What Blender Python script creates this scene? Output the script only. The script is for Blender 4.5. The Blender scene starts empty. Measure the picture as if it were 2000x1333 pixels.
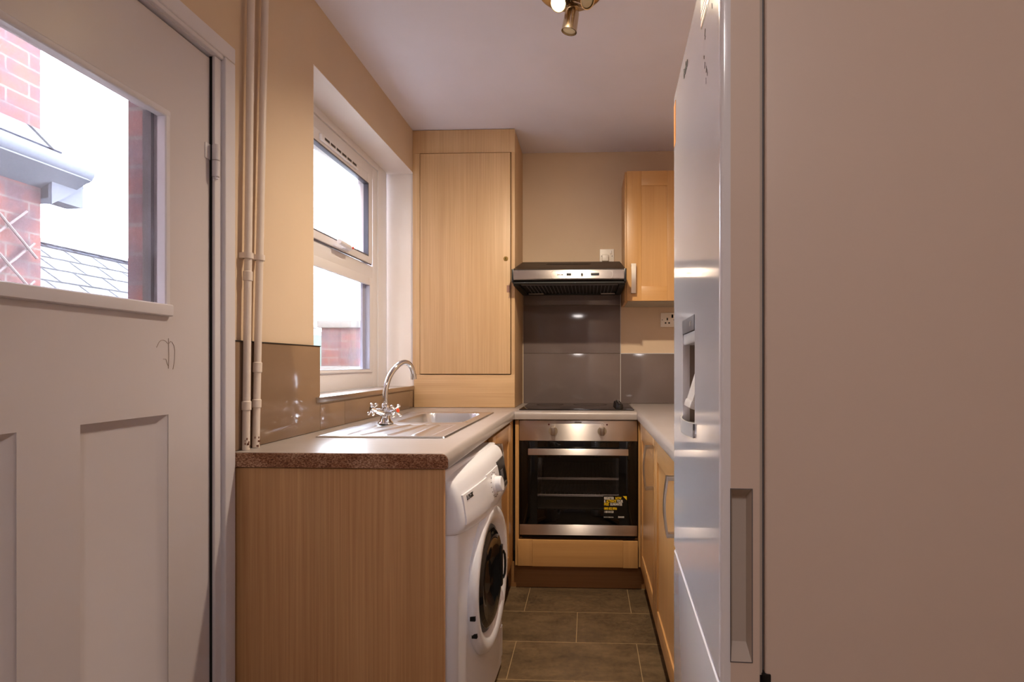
import bpy, bmesh, math, random
from mathutils import Vector, Matrix
random.seed(4)
PI = math.pi
COL = bpy.context.scene.collection
V = Vector

# ------------------------------------------------------------------ colours and node helpers
def lin(c):
    def f(v):
        v /= 255.0
        return v / 12.92 if v <= 0.04045 else ((v + 0.055) / 1.055) ** 2.4
    return (f(c[0]), f(c[1]), f(c[2]), 1.0)

class NT:
    def __init__(s, name):
        s.m = bpy.data.materials.new(name); s.m.use_nodes = True
        s.t = s.m.node_tree; s.t.nodes.clear()
        s.out = s.t.nodes.new('ShaderNodeOutputMaterial')
    def n(s, kind, **kw):
        nd = s.t.nodes.new(kind)
        for k, v in kw.items():
            if k.startswith('i_'):
                nd.inputs[k[2:].replace('_', ' ')].default_value = v
            else: setattr(nd, k, v)
        return nd
    def l(s, a, b): s.t.links.new(a, b)
    def bsdf(s, color=None, rough=0.5, metal=0.0, **kw):
        b = s.t.nodes.new('ShaderNodeBsdfPrincipled')
        if color is not None: b.inputs['Base Color'].default_value = color
        b.inputs['Roughness'].default_value = rough
        b.inputs['Metallic'].default_value = metal
        for k, v in kw.items(): b.inputs[k].default_value = v
        s.l(b.outputs[0], s.out.inputs[0]); s.b = b
        return b
    def coord(s, scale=(1, 1, 1), loc=(0, 0, 0), rot=(0, 0, 0)):
        tc = s.n('ShaderNodeTexCoord'); mp = s.n('ShaderNodeMapping')
        mp.inputs['Scale'].default_value = scale; mp.inputs['Location'].default_value = loc
        mp.inputs['Rotation'].default_value = rot
        s.l(tc.outputs['Object'], mp.inputs[0]); return mp.outputs[0]
    def noise(s, vec, scale=5, detail=4, rough=0.5):
        n = s.n('ShaderNodeTexNoise'); n.inputs['Scale'].default_value = scale
        n.inputs['Detail'].default_value = detail; n.inputs['Roughness'].default_value = rough
        s.l(vec, n.inputs['Vector']); return n.outputs['Fac']
    def ramp(s, fac, stops):
        r = s.n('ShaderNodeValToRGB'); e = r.color_ramp.elements
        while len(e) < len(stops): e.new(0.5)
        for i, (p, c) in enumerate(stops): e[i].position = p; e[i].color = c
        s.l(fac, r.inputs[0]); return r.outputs[0]
    def mix(s, fac, a, b, blend='MIX'):
        m = s.n('ShaderNodeMix', data_type='RGBA', blend_type=blend)
        if isinstance(fac, (int, float)): m.inputs[0].default_value = fac
        else: s.l(fac, m.inputs[0])
        for i, v in ((6, a), (7, b)):
            if isinstance(v, tuple): m.inputs[i].default_value = v
            else: s.l(v, m.inputs[i])
        return m.outputs[2]
    def bump(s, h, strength=0.2, dist=0.002):
        b = s.n('ShaderNodeBump'); b.inputs['Strength'].default_value = strength
        b.inputs['Distance'].default_value = dist
        s.l(h, b.inputs['Height']); s.l(b.outputs[0], s.b.inputs['Normal'])

M = {}
def plain(name, rgb, rough=0.5, metal=0.0, **kw):
    t = NT(name); t.bsdf(lin(rgb), rough, metal, **kw); M[name] = t.m; return t.m

def paint(name, rgb, rough=0.6, bstr=0.15, bscale=60, var=0.03):
    t = NT(name); b = t.bsdf(None, rough)
    v = t.coord()
    n = t.noise(v, 3.0, 5)
    c = lin(rgb); d = tuple(x * (1 - var * 2) for x in c[:3]) + (1,)
    t.l(t.ramp(n, [(0.3, d), (0.7, c)]), b.inputs['Base Color'])
    t.bump(t.noise(v, bscale, 3), bstr, 0.0015)
    M[name] = t.m; return t.m

paint('wall_paint', (206, 183, 157), 0.75)
paint('ceiling_paint', (226, 224, 238), 0.85, 0.12, 25)
paint('reveal_paint', (228, 219, 214), 0.7)
paint('gloss_paint', (198, 191, 194), 0.3, 0.25, 18, 0.02)
paint('frame_paint', (206, 202, 208), 0.35, 0.2, 25, 0.02)
paint('pipe_paint', (216, 203, 194), 0.4, 0.3, 40, 0.02)
plain('upvc', (224, 222, 226), 0.28)
plain('gasket_grey', (92, 94, 108), 0.5)
plain('vent_dark', (60, 56, 56), 0.6)
plain('white_plastic', (212, 206, 202), 0.35)
plain('socket_plastic', (222, 214, 204), 0.35)
plain('appliance_white', (234, 236, 246), 0.22)
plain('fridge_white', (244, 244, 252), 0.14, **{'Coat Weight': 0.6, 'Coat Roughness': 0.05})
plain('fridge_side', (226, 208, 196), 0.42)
plain('gasket_white', (196, 184, 174), 0.6)
plain('grey_plastic', (98, 98, 104), 0.4)
plain('pale_grey', (190, 188, 188), 0.4)
plain('recess_taupe', (150, 134, 124), 0.45)
plain('black_plastic', (16, 16, 18), 0.3)
plain('matte_black', (9, 9, 10), 0.6)
plain('black_gap', (5, 4, 4), 0.9)
plain('hood_black', (34, 26, 23), 0.34)
plain('oven_black', (5, 5, 6), 0.05)
plain('hob_glass', (14, 12, 12), 0.06)
plain('ring_mark', (62, 46, 40), 0.25)
plain('ring_inner', (34, 30, 29), 0.15)
plain('cavity_grey', (96, 90, 84), 0.5)
plain('wire_chrome', (220, 205, 190), 0.25, 0.7)
plain('chrome', (225, 225, 228), 0.06, 1.0)
plain('satin_metal', (190, 180, 170), 0.3, 1.0)
plain('knob_metal', (176, 160, 138), 0.38, 0.7)
plain('lamp_nickel', (196, 178, 152), 0.16, 1.0)
plain('brass', (170, 140, 80), 0.3, 1.0)
plain('red_mark', (214, 70, 40), 0.4)
plain('red_lamp', (70, 8, 8), 0.3)
plain('ink_black', (26, 24, 26), 0.5)
plain('ink_grey', (110, 104, 108), 0.5)
plain('ink_white', (226, 222, 216), 0.5)
plain('ink_yellow', (240, 200, 20), 0.5)
plain('sticker_black', (10, 10, 10), 0.28)
plain('sticker_white', (226, 220, 210), 0.4)
plain('sticker_orange', (222, 150, 60), 0.45)
plain('sticker_red', (206, 60, 44), 0.45)
plain('tape_brown', (142, 104, 88), 0.5)
plain('panel_grey', (176, 168, 150), 0.5)
plain('spacer_grey', (168, 170, 190), 0.4)
plain('trim_white', (205, 200, 200), 0.3)
plain('rust_brown', (96, 52, 36), 0.8)
plain('lens_glass', (200, 190, 160), 0.1)
plain('washer_glass', (30, 32, 36), 0.06)
plain('rubber_grey', (70, 72, 76), 0.45)
plain('lead_putty', (60, 54, 56), 0.6)
plain('gutter_grey', (58, 60, 70), 0.8)
plain('weathered_wood', (84, 70, 70), 0.8)
plain('yard_concrete', (120, 118, 114), 0.9)
plain('stone_coping', (90, 85, 80), 0.85)
plain('green_paint', (88, 108, 98), 0.7)
plain('adhesive_mark', (150, 132, 126), 0.6)

def wood(name, base, dark, axis='Z', rough=0.42, fine=1.0, strength=1.0):
    t = NT(name); b = t.bsdf(None, rough)
    lo, hi = 2.2, 190 * fine
    sc = {'Z': (hi, hi, lo), 'Y': (hi, lo, hi), 'X': (lo, hi, hi)}[axis]
    sc2 = {'Z': (24, 24, 0.7), 'Y': (24, 0.7, 24), 'X': (0.7, 24, 24)}[axis]
    n1 = t.noise(t.coord(sc), 1.0, 5, 0.62)
    n2 = t.noise(t.coord(sc2), 1.0, 3, 0.5)
    c = lin(base); d = lin(dark)
    col = t.ramp(n1, [(0.5 - 0.2 / strength, d), (0.5 + 0.16 / strength, c)])
    mid = tuple((a * 0.86) for a in c[:3]) + (1,)
    col2 = t.ramp(n2, [(0.3, mid), (0.7, (1, 1, 1, 1))])
    c2 = t.ramp(n2, [(0.3, (0.87, 0.85, 0.82, 1)), (0.7, (1, 1, 1, 1))])
    t.l(t.mix(1.0, col, c2, 'MULTIPLY'), b.inputs['Base Color'])
    t.bump(n1, 0.05, 0.0006)
    M[name] = t.m
wood('oak_panel', (206, 162, 114), (182, 136, 90), 'Z', 0.5)
wood('oak_cupboard', (212, 178, 136), (196, 160, 118), 'Z', 0.42)
wood('oak_cupboard_cross', (212, 178, 136), (196, 160, 118), 'X', 0.42)
wood('maple', (206, 160, 104), (194, 146, 90), 'Z', 0.35, 0.45, 0.6)
wood('maple_cross', (206, 160, 104), (194, 146, 90), 'X', 0.35, 0.45, 0.6)
wood('maple_along', (206, 160, 104), (194, 146, 90), 'Y', 0.35, 0.45, 0.6)
wood('plinth_wood', (170, 124, 78), (150, 104, 62), 'X', 0.4, 0.5, 0.7)

def make_misc():
    # laminate worktop
    t = NT('laminate'); b = t.bsdf(None, 0.28)
    v = t.coord()
    n = t.noise(v, 9, 5, 0.6); n2 = t.noise(v, 30, 3)
    c = t.ramp(n, [(0.3, lin((158, 149, 145))), (0.5, lin((162, 153, 149))), (0.7, lin((167, 158, 154)))])
    t.l(c, b.inputs['Base Color'])
    r = t.ramp(n2, [(0.3, (0.22, 0.22, 0.22, 1)), (0.7, (0.34, 0.34, 0.34, 1))])
    M['laminate'] = t.m
    # chipboard
    t = NT('chipboard'); b = t.bsdf(None, 0.85)
    v = t.coord((1.0, 1, 2.0)); n = t.noise(v, 170, 4, 0.75); n2 = t.noise(v, 12, 3)
    c = t.ramp(n, [(0.34, lin((74, 42, 28))), (0.48, lin((150, 104, 76))), (0.62, lin((214, 178, 146)))])
    c2 = t.ramp(n2, [(0.4, (0.72, 0.58, 0.48, 1)), (0.58, (1, 1, 1, 1))])
    t.l(t.mix(1.0, c, c2, 'MULTIPLY'), b.inputs['Base Color']); t.bump(n, 0.8, 0.003)
    M['chipboard'] = t.m
    # glossy taupe wall tile
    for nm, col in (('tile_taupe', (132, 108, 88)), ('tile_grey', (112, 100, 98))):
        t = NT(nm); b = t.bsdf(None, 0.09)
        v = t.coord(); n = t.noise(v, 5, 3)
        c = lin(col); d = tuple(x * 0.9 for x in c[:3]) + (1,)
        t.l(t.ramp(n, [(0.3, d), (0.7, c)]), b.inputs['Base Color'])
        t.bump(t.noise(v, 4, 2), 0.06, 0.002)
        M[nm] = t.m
    # floor vinyl tile
    t = NT('floor_tile'); b = t.bsdf(None, 0.42)
    v = t.coord(loc=(0.298 + 0.246, -2.587, 0))
    br = t.n('ShaderNodeTexBrick'); br.offset = 0.5; br.offset_frequency = 2; br.squash = 1.0
    t.l(v, br.inputs['Vector'])
    for k, x in (('Scale', 1.0), ('Mortar Size', 0.0014), ('Mortar Smooth', 0.1), ('Bias', 0.0), ('Brick Width', 0.492), ('Row Height', 0.281)):
        br.inputs[k].default_value = x
    br.inputs['Color1'].default_value = (0.8, 0.8, 0.8, 1); br.inputs['Color2'].default_value = (1.12, 1.12, 1.12, 1)
    br.inputs['Mortar'].default_value = (1, 1, 1, 1)
    v2 = t.coord((1.0, 1.8, 1)); n = t.noise(v2, 6, 8, 0.66); n2 = t.noise(t.coord(), 55, 5, 0.7)
    c = t.ramp(n, [(0.34, lin((78, 62, 46))), (0.5, lin((106, 85, 62))), (0.68, lin((134, 110, 82)))])
    c = t.mix(1.0, c, br.outputs['Color'], 'MULTIPLY')
    c = t.mix(0.35, c, t.ramp(n2, [(0.35, lin((70, 56, 40))), (0.7, lin((138, 116, 84)))]))
    c = t.mix(br.outputs['Fac'], c, lin((176, 150, 112)))
    t.l(c, b.inputs['Base Color'])
    t.l(t.ramp(n2, [(0.3, (0.34, 0.34, 0.34, 1)), (0.7, (0.5, 0.5, 0.5, 1))]), b.inputs['Roughness'])
    t.bump(n2, 0.15, 0.001)
    M['floor_tile'] = t.m
    # brushed steel
    for nm, col, tz, ro in (('brushed_steel', (216, 206, 200), 'Z', 0.35), ('sink_steel', (214, 214, 217), 'Z', 0.3)):
        t = NT(nm); b = t.bsdf(lin(col), ro, 1.0)
        v = t.coord((3, 3, 420)) if nm == 'brushed_steel' else t.coord((60, 6, 60))
        n = t.noise(v, 1.0, 3)
        if nm == 'brushed_steel':
            b.inputs['Anisotropic'].default_value = 1.0
            tg = t.n('ShaderNodeCombineXYZ'); tg.inputs['Z'].default_value = 1.0
            t.l(tg.outputs[0], b.inputs['Tangent'])
            t.bump(n, 0.04, 0.0005)
        else:
            t.bump(n, 0.03, 0.0006)
        M[nm] = t.m
    # bricks: one per wall orientation
    for nm, rot, soft in (('brick_x', 0, 0), ('brick_y', 1, 0)):
        t = NT(nm); b = t.bsdf(None, 0.9); b.inputs['Specular IOR Level'].default_value = 0.15
        tc = t.n('ShaderNodeTexCoord'); sp = t.n('ShaderNodeSeparateXYZ'); cb = t.n('ShaderNodeCombineXYZ')
        t.l(tc.outputs['Object'], sp.inputs[0])
        t.l(sp.outputs['Y' if rot == 0 else 'X'], cb.inputs['X']); t.l(sp.outputs['Z'], cb.inputs['Y'])
        br = t.n('ShaderNodeTexBrick'); br.offset = 0.5
        t.l(cb.outputs[0], br.inputs['Vector'])
        for k, x in (('Scale', 1.0), ('Mortar Size', 0.006), ('Mortar Smooth', 0.4), ('Bias', 0.0), ('Brick Width', 0.225), ('Row Height', 0.075)):
            br.inputs[k].default_value = x
        br.inputs['Color1'].default_value = lin((94, 54, 47)); br.inputs['Color2'].default_value = lin((76, 48, 48))
        br.inputs['Mortar'].default_value = lin((86, 76, 72))
        n = t.noise(tc.outputs['Object'], 7, 5, 0.6)
        c = t.mix(t.ramp(n, [(0.42, (0, 0, 0, 1)), (0.62, (0.75, 0.75, 0.75, 1))]), br.outputs['Color'], lin((60, 48, 54)))
        t.l(c, b.inputs['Base Color'])
        t.bump(br.outputs['Fac'], -0.5, 0.004)
        M[nm] = t.m
    # slates
    t = NT('slate'); b = t.bsdf(None, 0.9); b.inputs['Specular IOR Level'].default_value = 0.1
    tc = t.n('ShaderNodeTexCoord'); sp = t.n('ShaderNodeSeparateXYZ'); cb = t.n('ShaderNodeCombineXYZ')
    t.l(tc.outputs['Object'], sp.inputs[0]); t.l(sp.outputs['Y'], cb.inputs['X']); t.l(sp.outputs['X'], cb.inputs['Y'])
    br = t.n('ShaderNodeTexBrick'); br.offset = 0.5; t.l(cb.outputs[0], br.inputs['Vector'])
    for k, x in (('Scale', 1.0), ('Mortar Size', 0.016), ('Mortar Smooth', 0.3), ('Bias', 0.0), ('Brick Width', 0.3), ('Row Height', 0.19)):
        br.inputs[k].default_value = x
    br.inputs['Color1'].default_value = lin((76, 78, 88)); br.inputs['Color2'].default_value = lin((64, 66, 76))
    br.inputs['Mortar'].default_value = lin((12, 12, 15))
    t.l(br.outputs['Color'], b.inputs['Base Color']); M['slate'] = t.m
    # glass panes: clear transmission plus surface reflection (thin pane)
    for nm, haze in (('window_glass', 0.015), ('door_glass', 0.035), ('oven_glass', -1)):
        t = NT(nm)
        tr = t.n('ShaderNodeBsdfTransparent'); gl = t.n('ShaderNodeBsdfGlossy'); gl.inputs['Roughness'].default_value = 0.02
        lw = t.n('ShaderNodeLayerWeight'); lw.inputs[0].default_value = 0.5
        pw = t.n('ShaderNodeMath', operation='POWER'); pw.inputs[1].default_value = 4.0
        t.l(lw.outputs['Facing'], pw.inputs[0])
        fr = t.n('ShaderNodeMath', operation='MULTIPLY_ADD'); fr.inputs[1].default_value = 0.9; fr.inputs[2].default_value = 0.045
        t.l(pw.outputs[0], fr.inputs[0])
        mx = t.n('ShaderNodeMixShader')
        if haze < 0:
            tr.inputs[0].default_value = (0.75, 0.74, 0.74, 1)
        t.l(fr.outputs[0], mx.inputs[0]); t.l(tr.outputs[0], mx.inputs[1]); t.l(gl.outputs[0], mx.inputs[2])
        if haze > 0:
            tl = t.n('ShaderNodeBsdfTranslucent'); tl.inputs[0].default_value = (0.9, 0.92, 1, 1)
            m2 = t.n('ShaderNodeMixShader')
            n = t.noise(t.coord(), 9, 5, 0.6)
            mr = t.n('ShaderNodeMapRange'); t.l(n, mr.inputs[0])
            mr.inputs[1].default_value = 0.35; mr.inputs[2].default_value = 0.75
            mr.inputs[3].default_value = haze * 0.4; mr.inputs[4].default_value = haze * 2.2
            t.l(mr.outputs[0], m2.inputs[0]); t.l(mx.outputs[0], m2.inputs[1]); t.l(tl.outputs[0], m2.inputs[2])
            t.l(m2.outputs[0], t.out.inputs[0])
        else:
            t.l(mx.outputs[0], t.out.inputs[0])
        M[nm] = t.m
    # lit bulb
    for nm, col, st in (('bulb_lit', (255, 214, 140), 40.0),):
        t = NT(nm); e = t.n('ShaderNodeEmission'); e.inputs[0].default_value = lin(col); e.inputs[1].default_value = st
        t.l(e.outputs[0], t.out.inputs[0]); M[nm] = t.m
    # speckled worn end of the pipes
make_misc()

# ------------------------------------------------------------------ mesh builder
class MB:
    def __init__(s): s.bm = bmesh.new()
    def box(s, x0, x1, y0, y1, z0, z1, bev=0.0, seg=2, mat=None):
        bm = bmesh.new()
        bmesh.ops.create_cube(bm, size=1)
        for v in bm.verts:
            v.co = V(((x0 + x1) / 2 + v.co.x * (x1 - x0), (y0 + y1) / 2 + v.co.y * (y1 - y0), (z0 + z1) / 2 + v.co.z * (z1 - z0)))
        if bev > 0:
            bev = min(bev, 0.49 * min(abs(x1 - x0), abs(y1 - y0), abs(z1 - z0)))
            bmesh.ops.bevel(bm, geom=list(bm.edges), offset=bev, segments=seg, profile=0.6, affect='EDGES')
        if mat is not None: bmesh.ops.transform(bm, matrix=mat, verts=bm.verts)
        s.add(bm); return s
    def add(s, bm):
        bmesh.ops.recalc_face_normals(bm, faces=bm.faces)
        me = bpy.data.meshes.new('tmp'); bm.to_mesh(me); bm.free(); s.bm.from_mesh(me); bpy.data.meshes.remove(me)
    def prism(s, poly, axis, a, b, bev=0.0):
        """extrude a 2D polygon along an axis from a to b. poly gives the two other coordinates in xyz order."""
        bm = bmesh.new()
        def mk(p, t):
            if axis == 'X': return V((t, p[0], p[1]))
            if axis == 'Y': return V((p[0], t, p[1]))
            return V((p[0], p[1], t))
        A = [bm.verts.new(mk(p, a)) for p in poly]; B = [bm.verts.new(mk(p, b)) for p in poly]
        n = len(poly)
        bm.faces.new(A); bm.faces.new(B[::-1])
        for i in range(n): bm.faces.new((A[i], B[i], B[(i + 1) % n], A[(i + 1) % n]))
        if bev > 0:
            bmesh.ops.bevel(bm, geom=list(bm.edges), offset=bev, segments=2, profile=0.6, affect='EDGES')
        s.add(bm); return s
    def cyl(s, p0, p1, r, r1=None, n=24):
        p0 = V(p0); p1 = V(p1); d = p1 - p0
        bm = bmesh.new()
        bmesh.ops.create_cone(bm, cap_ends=True, segments=n, radius1=r, radius2=r if r1 is None else r1, depth=d.length)
        q = V((0, 0, 1)).rotation_difference(d.normalized()).to_matrix().to_4x4()
        bmesh.ops.transform(bm, matrix=Matrix.Translation((p0 + p1) / 2) @ q, verts=bm.verts)
        s.add(bm); return s
    def lathe(s, prof, n=32, mat=None):
        """prof: list of (r, z) about z"""
        bm = bmesh.new(); rings = []
        for r, z in prof:
            if r < 1e-6: rings.append([bm.verts.new((0, 0, z))])
            else: rings.append([bm.verts.new((r * math.cos(2 * PI * i / n), r * math.sin(2 * PI * i / n), z)) for i in range(n)])
        for a, b in zip(rings, rings[1:]):
            for i in range(n):
                j = (i + 1) % n
                if len(a) == 1 and len(b) == 1: continue
                if len(a) == 1: bm.faces.new((a[0], b[i], b[j]))
                elif len(b) == 1: bm.faces.new((a[i], b[0], a[j]))
                else: bm.faces.new((a[i], b[i], b[j], a[j]))
        if len(rings[0]) > 1: bm.faces.new(rings[0])
        if len(rings[-1]) > 1: bm.faces.new(rings[-1][::-1])
        if mat is not None: bmesh.ops.transform(bm, matrix=mat, verts=bm.verts)
        s.add(bm); return s
    def tube(s, pts, r, n=16, smooth=0):
        pts = [V(p) for p in pts]
        for _ in range(smooth):
            q = [pts[0]]
            for a, b in zip(pts, pts[1:]):
                q += [a * 0.75 + b * 0.25, a * 0.25 + b * 0.75]
            q.append(pts[-1]); pts = q
        rs = r if isinstance(r, (list, tuple)) else [r] * len(pts)
        bm = bmesh.new(); rings = []
        up = None
        for i, p in enumerate(pts):
            d = (pts[min(i + 1, len(pts) - 1)] - pts[max(i - 1, 0)]).normalized()
            if up is None:
                up = d.orthogonal().normalized()
            up = (up - d * up.dot(d)).normalized(); w = d.cross(up)
            rings.append([bm.verts.new(p + (up * math.cos(2 * PI * k / n) + w * math.sin(2 * PI * k / n)) * rs[min(i, len(rs) - 1)]) for k in range(n)])
        for a, b in zip(rings, rings[1:]):
            for i in range(n):
                j = (i + 1) % n; bm.faces.new((a[i], b[i], b[j], a[j]))
        bm.faces.new(rings[0][::-1]); bm.faces.new(rings[-1])
        s.add(bm); return s
    def ball(s, c, r, sc=(1, 1, 1)):
        bm = bmesh.new(); bmesh.ops.create_uvsphere(bm, u_segments=20, v_segments=12, radius=r)
        bmesh.ops.transform(bm, matrix=Matrix.Translation(c) @ Matrix.Diagonal((*sc, 1)), verts=bm.verts)
        s.add(bm); return s

def world_of(o):
    m = o.matrix_basis.copy()
    while o.parent: o = o.parent; m = o.matrix_basis @ m
    return m

def tag(o, label=None, cat=None, group=None, kind=None):
    if label: o['label'] = label
    if cat: o['category'] = cat
    if group: o['group'] = group
    if kind: o['kind'] = kind
    return o

def smooth_mesh(me, angle=35):
    for p in me.polygons: p.use_smooth = True
    bm = bmesh.new(); bm.from_mesh(me)
    for e in bm.edges:
        if len(e.link_faces) == 2 and e.calc_face_angle(0) > math.radians(angle): e.smooth = False
        elif len(e.link_faces) != 2: e.smooth = False
    bm.to_mesh(me); bm.free()

def build(mb, name, mat, parent=None, local=False, smooth=True):
    me = bpy.data.meshes.new(name)
    if parent is not None and not local:
        bmesh.ops.transform(mb.bm, matrix=world_of(parent).inverted(), verts=mb.bm.verts)
    mb.bm.to_mesh(me); mb.bm.free()
    if smooth: smooth_mesh(me)
    o = bpy.data.objects.new(name, me); COL.objects.link(o)
    for m in (mat if isinstance(mat, (list, tuple)) else [mat]): me.materials.append(M[m])
    if parent is not None: o.parent = parent
    return o

def solo(mb, name, mat, label, cat, group=None):
    """a thing that is one mesh: origin at the base centre"""
    co = [v.co for v in mb.bm.verts]
    c = V((sum((min(v.x for v in co), max(v.x for v in co))) / 2, sum((min(v.y for v in co), max(v.y for v in co))) / 2, min(v.z for v in co)))
    bmesh.ops.translate(mb.bm, vec=-c, verts=mb.bm.verts)
    o = build(mb, name, mat); o.location = c
    return tag(o, label, cat, group)

def struct(mb, name, mat, label=None):
    o = build(mb, name, mat); tag(o, label, None, None, 'structure'); return o

def thing(name, label, cat, loc=(0, 0, 0), rz=0.0, group=None):
    o = bpy.data.objects.new(name, None); COL.objects.link(o)
    o.location = loc; o.rotation_euler = (0, 0, rz); o.empty_display_size = 0.1
    return tag(o, label, cat, group)

def text_part(txt, name, mat, parent, size, origin, right, up, depth=0.0004, align='LEFT', sx=1.0, bold=0.0, local=False):
    """lettering as thin mesh, origin/right/up given in world (or local) space"""
    cu = bpy.data.curves.new('t', 'FONT'); cu.body = txt; cu.size = size; cu.extrude = depth; cu.align_x = align
    cu.offset = bold
    cu.resolution_u = 3
    ob = bpy.data.objects.new('t', cu); COL.objects.link(ob)
    me = bpy.data.meshes.new_from_object(ob)
    bpy.data.objects.remove(ob); bpy.data.curves.remove(cu)
    r = V(right).normalized(); u = V(up).normalized(); n = r.cross(u)
    mt = Matrix(((r.x * sx, u.x, n.x, origin[0]), (r.y * sx, u.y, n.y, origin[1]), (r.z * sx, u.z, n.z, origin[2]), (0, 0, 0, 1)))
    me.transform(mt)
    if not local: me.transform(world_of(parent).inverted())
    o = bpy.data.objects.new(name, me); COL.objects.link(o); me.materials.clear(); me.materials.append(M[mat]); o.parent = parent
    return o

# ================================================================== dimensions
XL, XR = -0.97, 0.87          # side walls
YN, YF = -1.9, 3.43           # wall behind the camera, far wall
H = 2.43
XO = -1.19                    # outer face of the left wall
WY0, WY1, WZ0, WZ1 = 1.945, 3.09, 1.005, 2.20   # window opening
DY0, DY1, DZ1 = 0.54, 1.425, 1.945              # door opening

# ================================================================== room shell
struct(MB().box(XL - .22, XR + .12, YN - .1, YF + .1, -0.1, 0.0), 'floor', 'floor_tile', 'grey-brown tiled kitchen floor')
struct(MB().box(XL - .22, XR + .12, YN - .1, YF + .1, H, H + 0.1), 'ceiling', 'ceiling_paint', 'white painted kitchen ceiling')
struct(MB().box(XL - .22, XR + .12, YF, YF + 0.1, 0, H), 'wall_back', 'wall_paint', 'cream wall behind the hob and cooker hood')
struct(MB().box(XR, XR + 0.12, YN, YF, 0, H), 'wall_right', 'wall_paint', 'cream wall along the right side')
w = MB(); w.box(XL - .22, XR + .12, YN - 0.1, YN, 0, H)
struct(w, 'wall_near', 'wall_paint', 'cream wall behind the camera')
def layer(x0, x1, hole_d, hole_w):
    m = MB()
    dy0, dy1, dz1 = hole_d; wy0, wy1, wz0, wz1 = hole_w
    m.box(x0, x1, YN, dy0, 0, H); m.box(x0, x1, dy0, dy1, dz1, H)
    m.box(x0, x1, dy1, wy0, 0, H)
    m.box(x0, x1, wy0, wy1, 0, wz0); m.box(x0, x1, wy0, wy1, wz1, H)
    m.box(x0, x1, wy1, YF, 0, H)
    return m
struct(layer(-1.03, XL, (DY0, DY1, DZ1), (WY0, WY1, WZ0, WZ1)), 'wall_left', 'wall_paint', 'cream wall with the back door and window')
struct(layer(XO, -1.0305, (DY0, 1.405, 2.02), (WY0 - .02, WY1 + .02, WZ0 - .06, WZ1 + .02)), 'wall_left_outside', 'brick_y', 'brick outer skin of the left wall')
# plaster lining of the window opening
m = MB()
for a in ((-1.125, -0.9702, WY0 - .012, WY0 + .002, WZ0, WZ1 + .012), (-1.125, -0.9702, WY1 - .002, WY1 + .012, WZ0, WZ1 + .012), (-1.125, -0.9702, WY0 + .002, WY1 - .002, WZ1 - .002, WZ1 + .012)):
    m.box(*a)
struct(m, 'window_reveal', 'reveal_paint', 'pale plaster lining round the window opening')
# sill
sill = thing('window_sill', 'grey tiled window sill with a bright edge strip behind the sink', 'sill', (-1.04, 2.5, 1.006))
sill['kind'] = 'structure'; del sill['category']
build(MB().box(-1.125, -0.964, WY0 + .001, 3.055, 1.008, 1.0215, .0008), 'sill_top', 'laminate', sill)
build(MB().box(-0.967, -0.956, WY0 + .001, 3.055, 1.003, 1.0225, .002), 'edge_strip', 'satin_metal', sill)

# wall behind the camera: plain white internal door in its frame
m = MB(); m.box(-0.75, -0.68, YN, YN + .03, 0, 2.05); m.box(0.09, 0.16, YN, YN + .03, 0, 2.05); m.box(-0.68, 0.09, YN, YN + .03, 1.98, 2.05)
struct(m, 'trim_2', 'frame_paint', 'white frame of the door behind the camera')
d2 = struct(MB().box(-0.68, 0.09, YN, YN + .02, 0.005, 1.98, .002), 'door_2', 'gloss_paint', 'white flush door behind the camera')
build(MB().cyl((0.03, YN + .02, 1.0), (0.03, YN + .07, 1.0), .012).ball((0.03, YN + .08, 1.0), .028), 'door_handle', 'chrome', d2)

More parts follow.
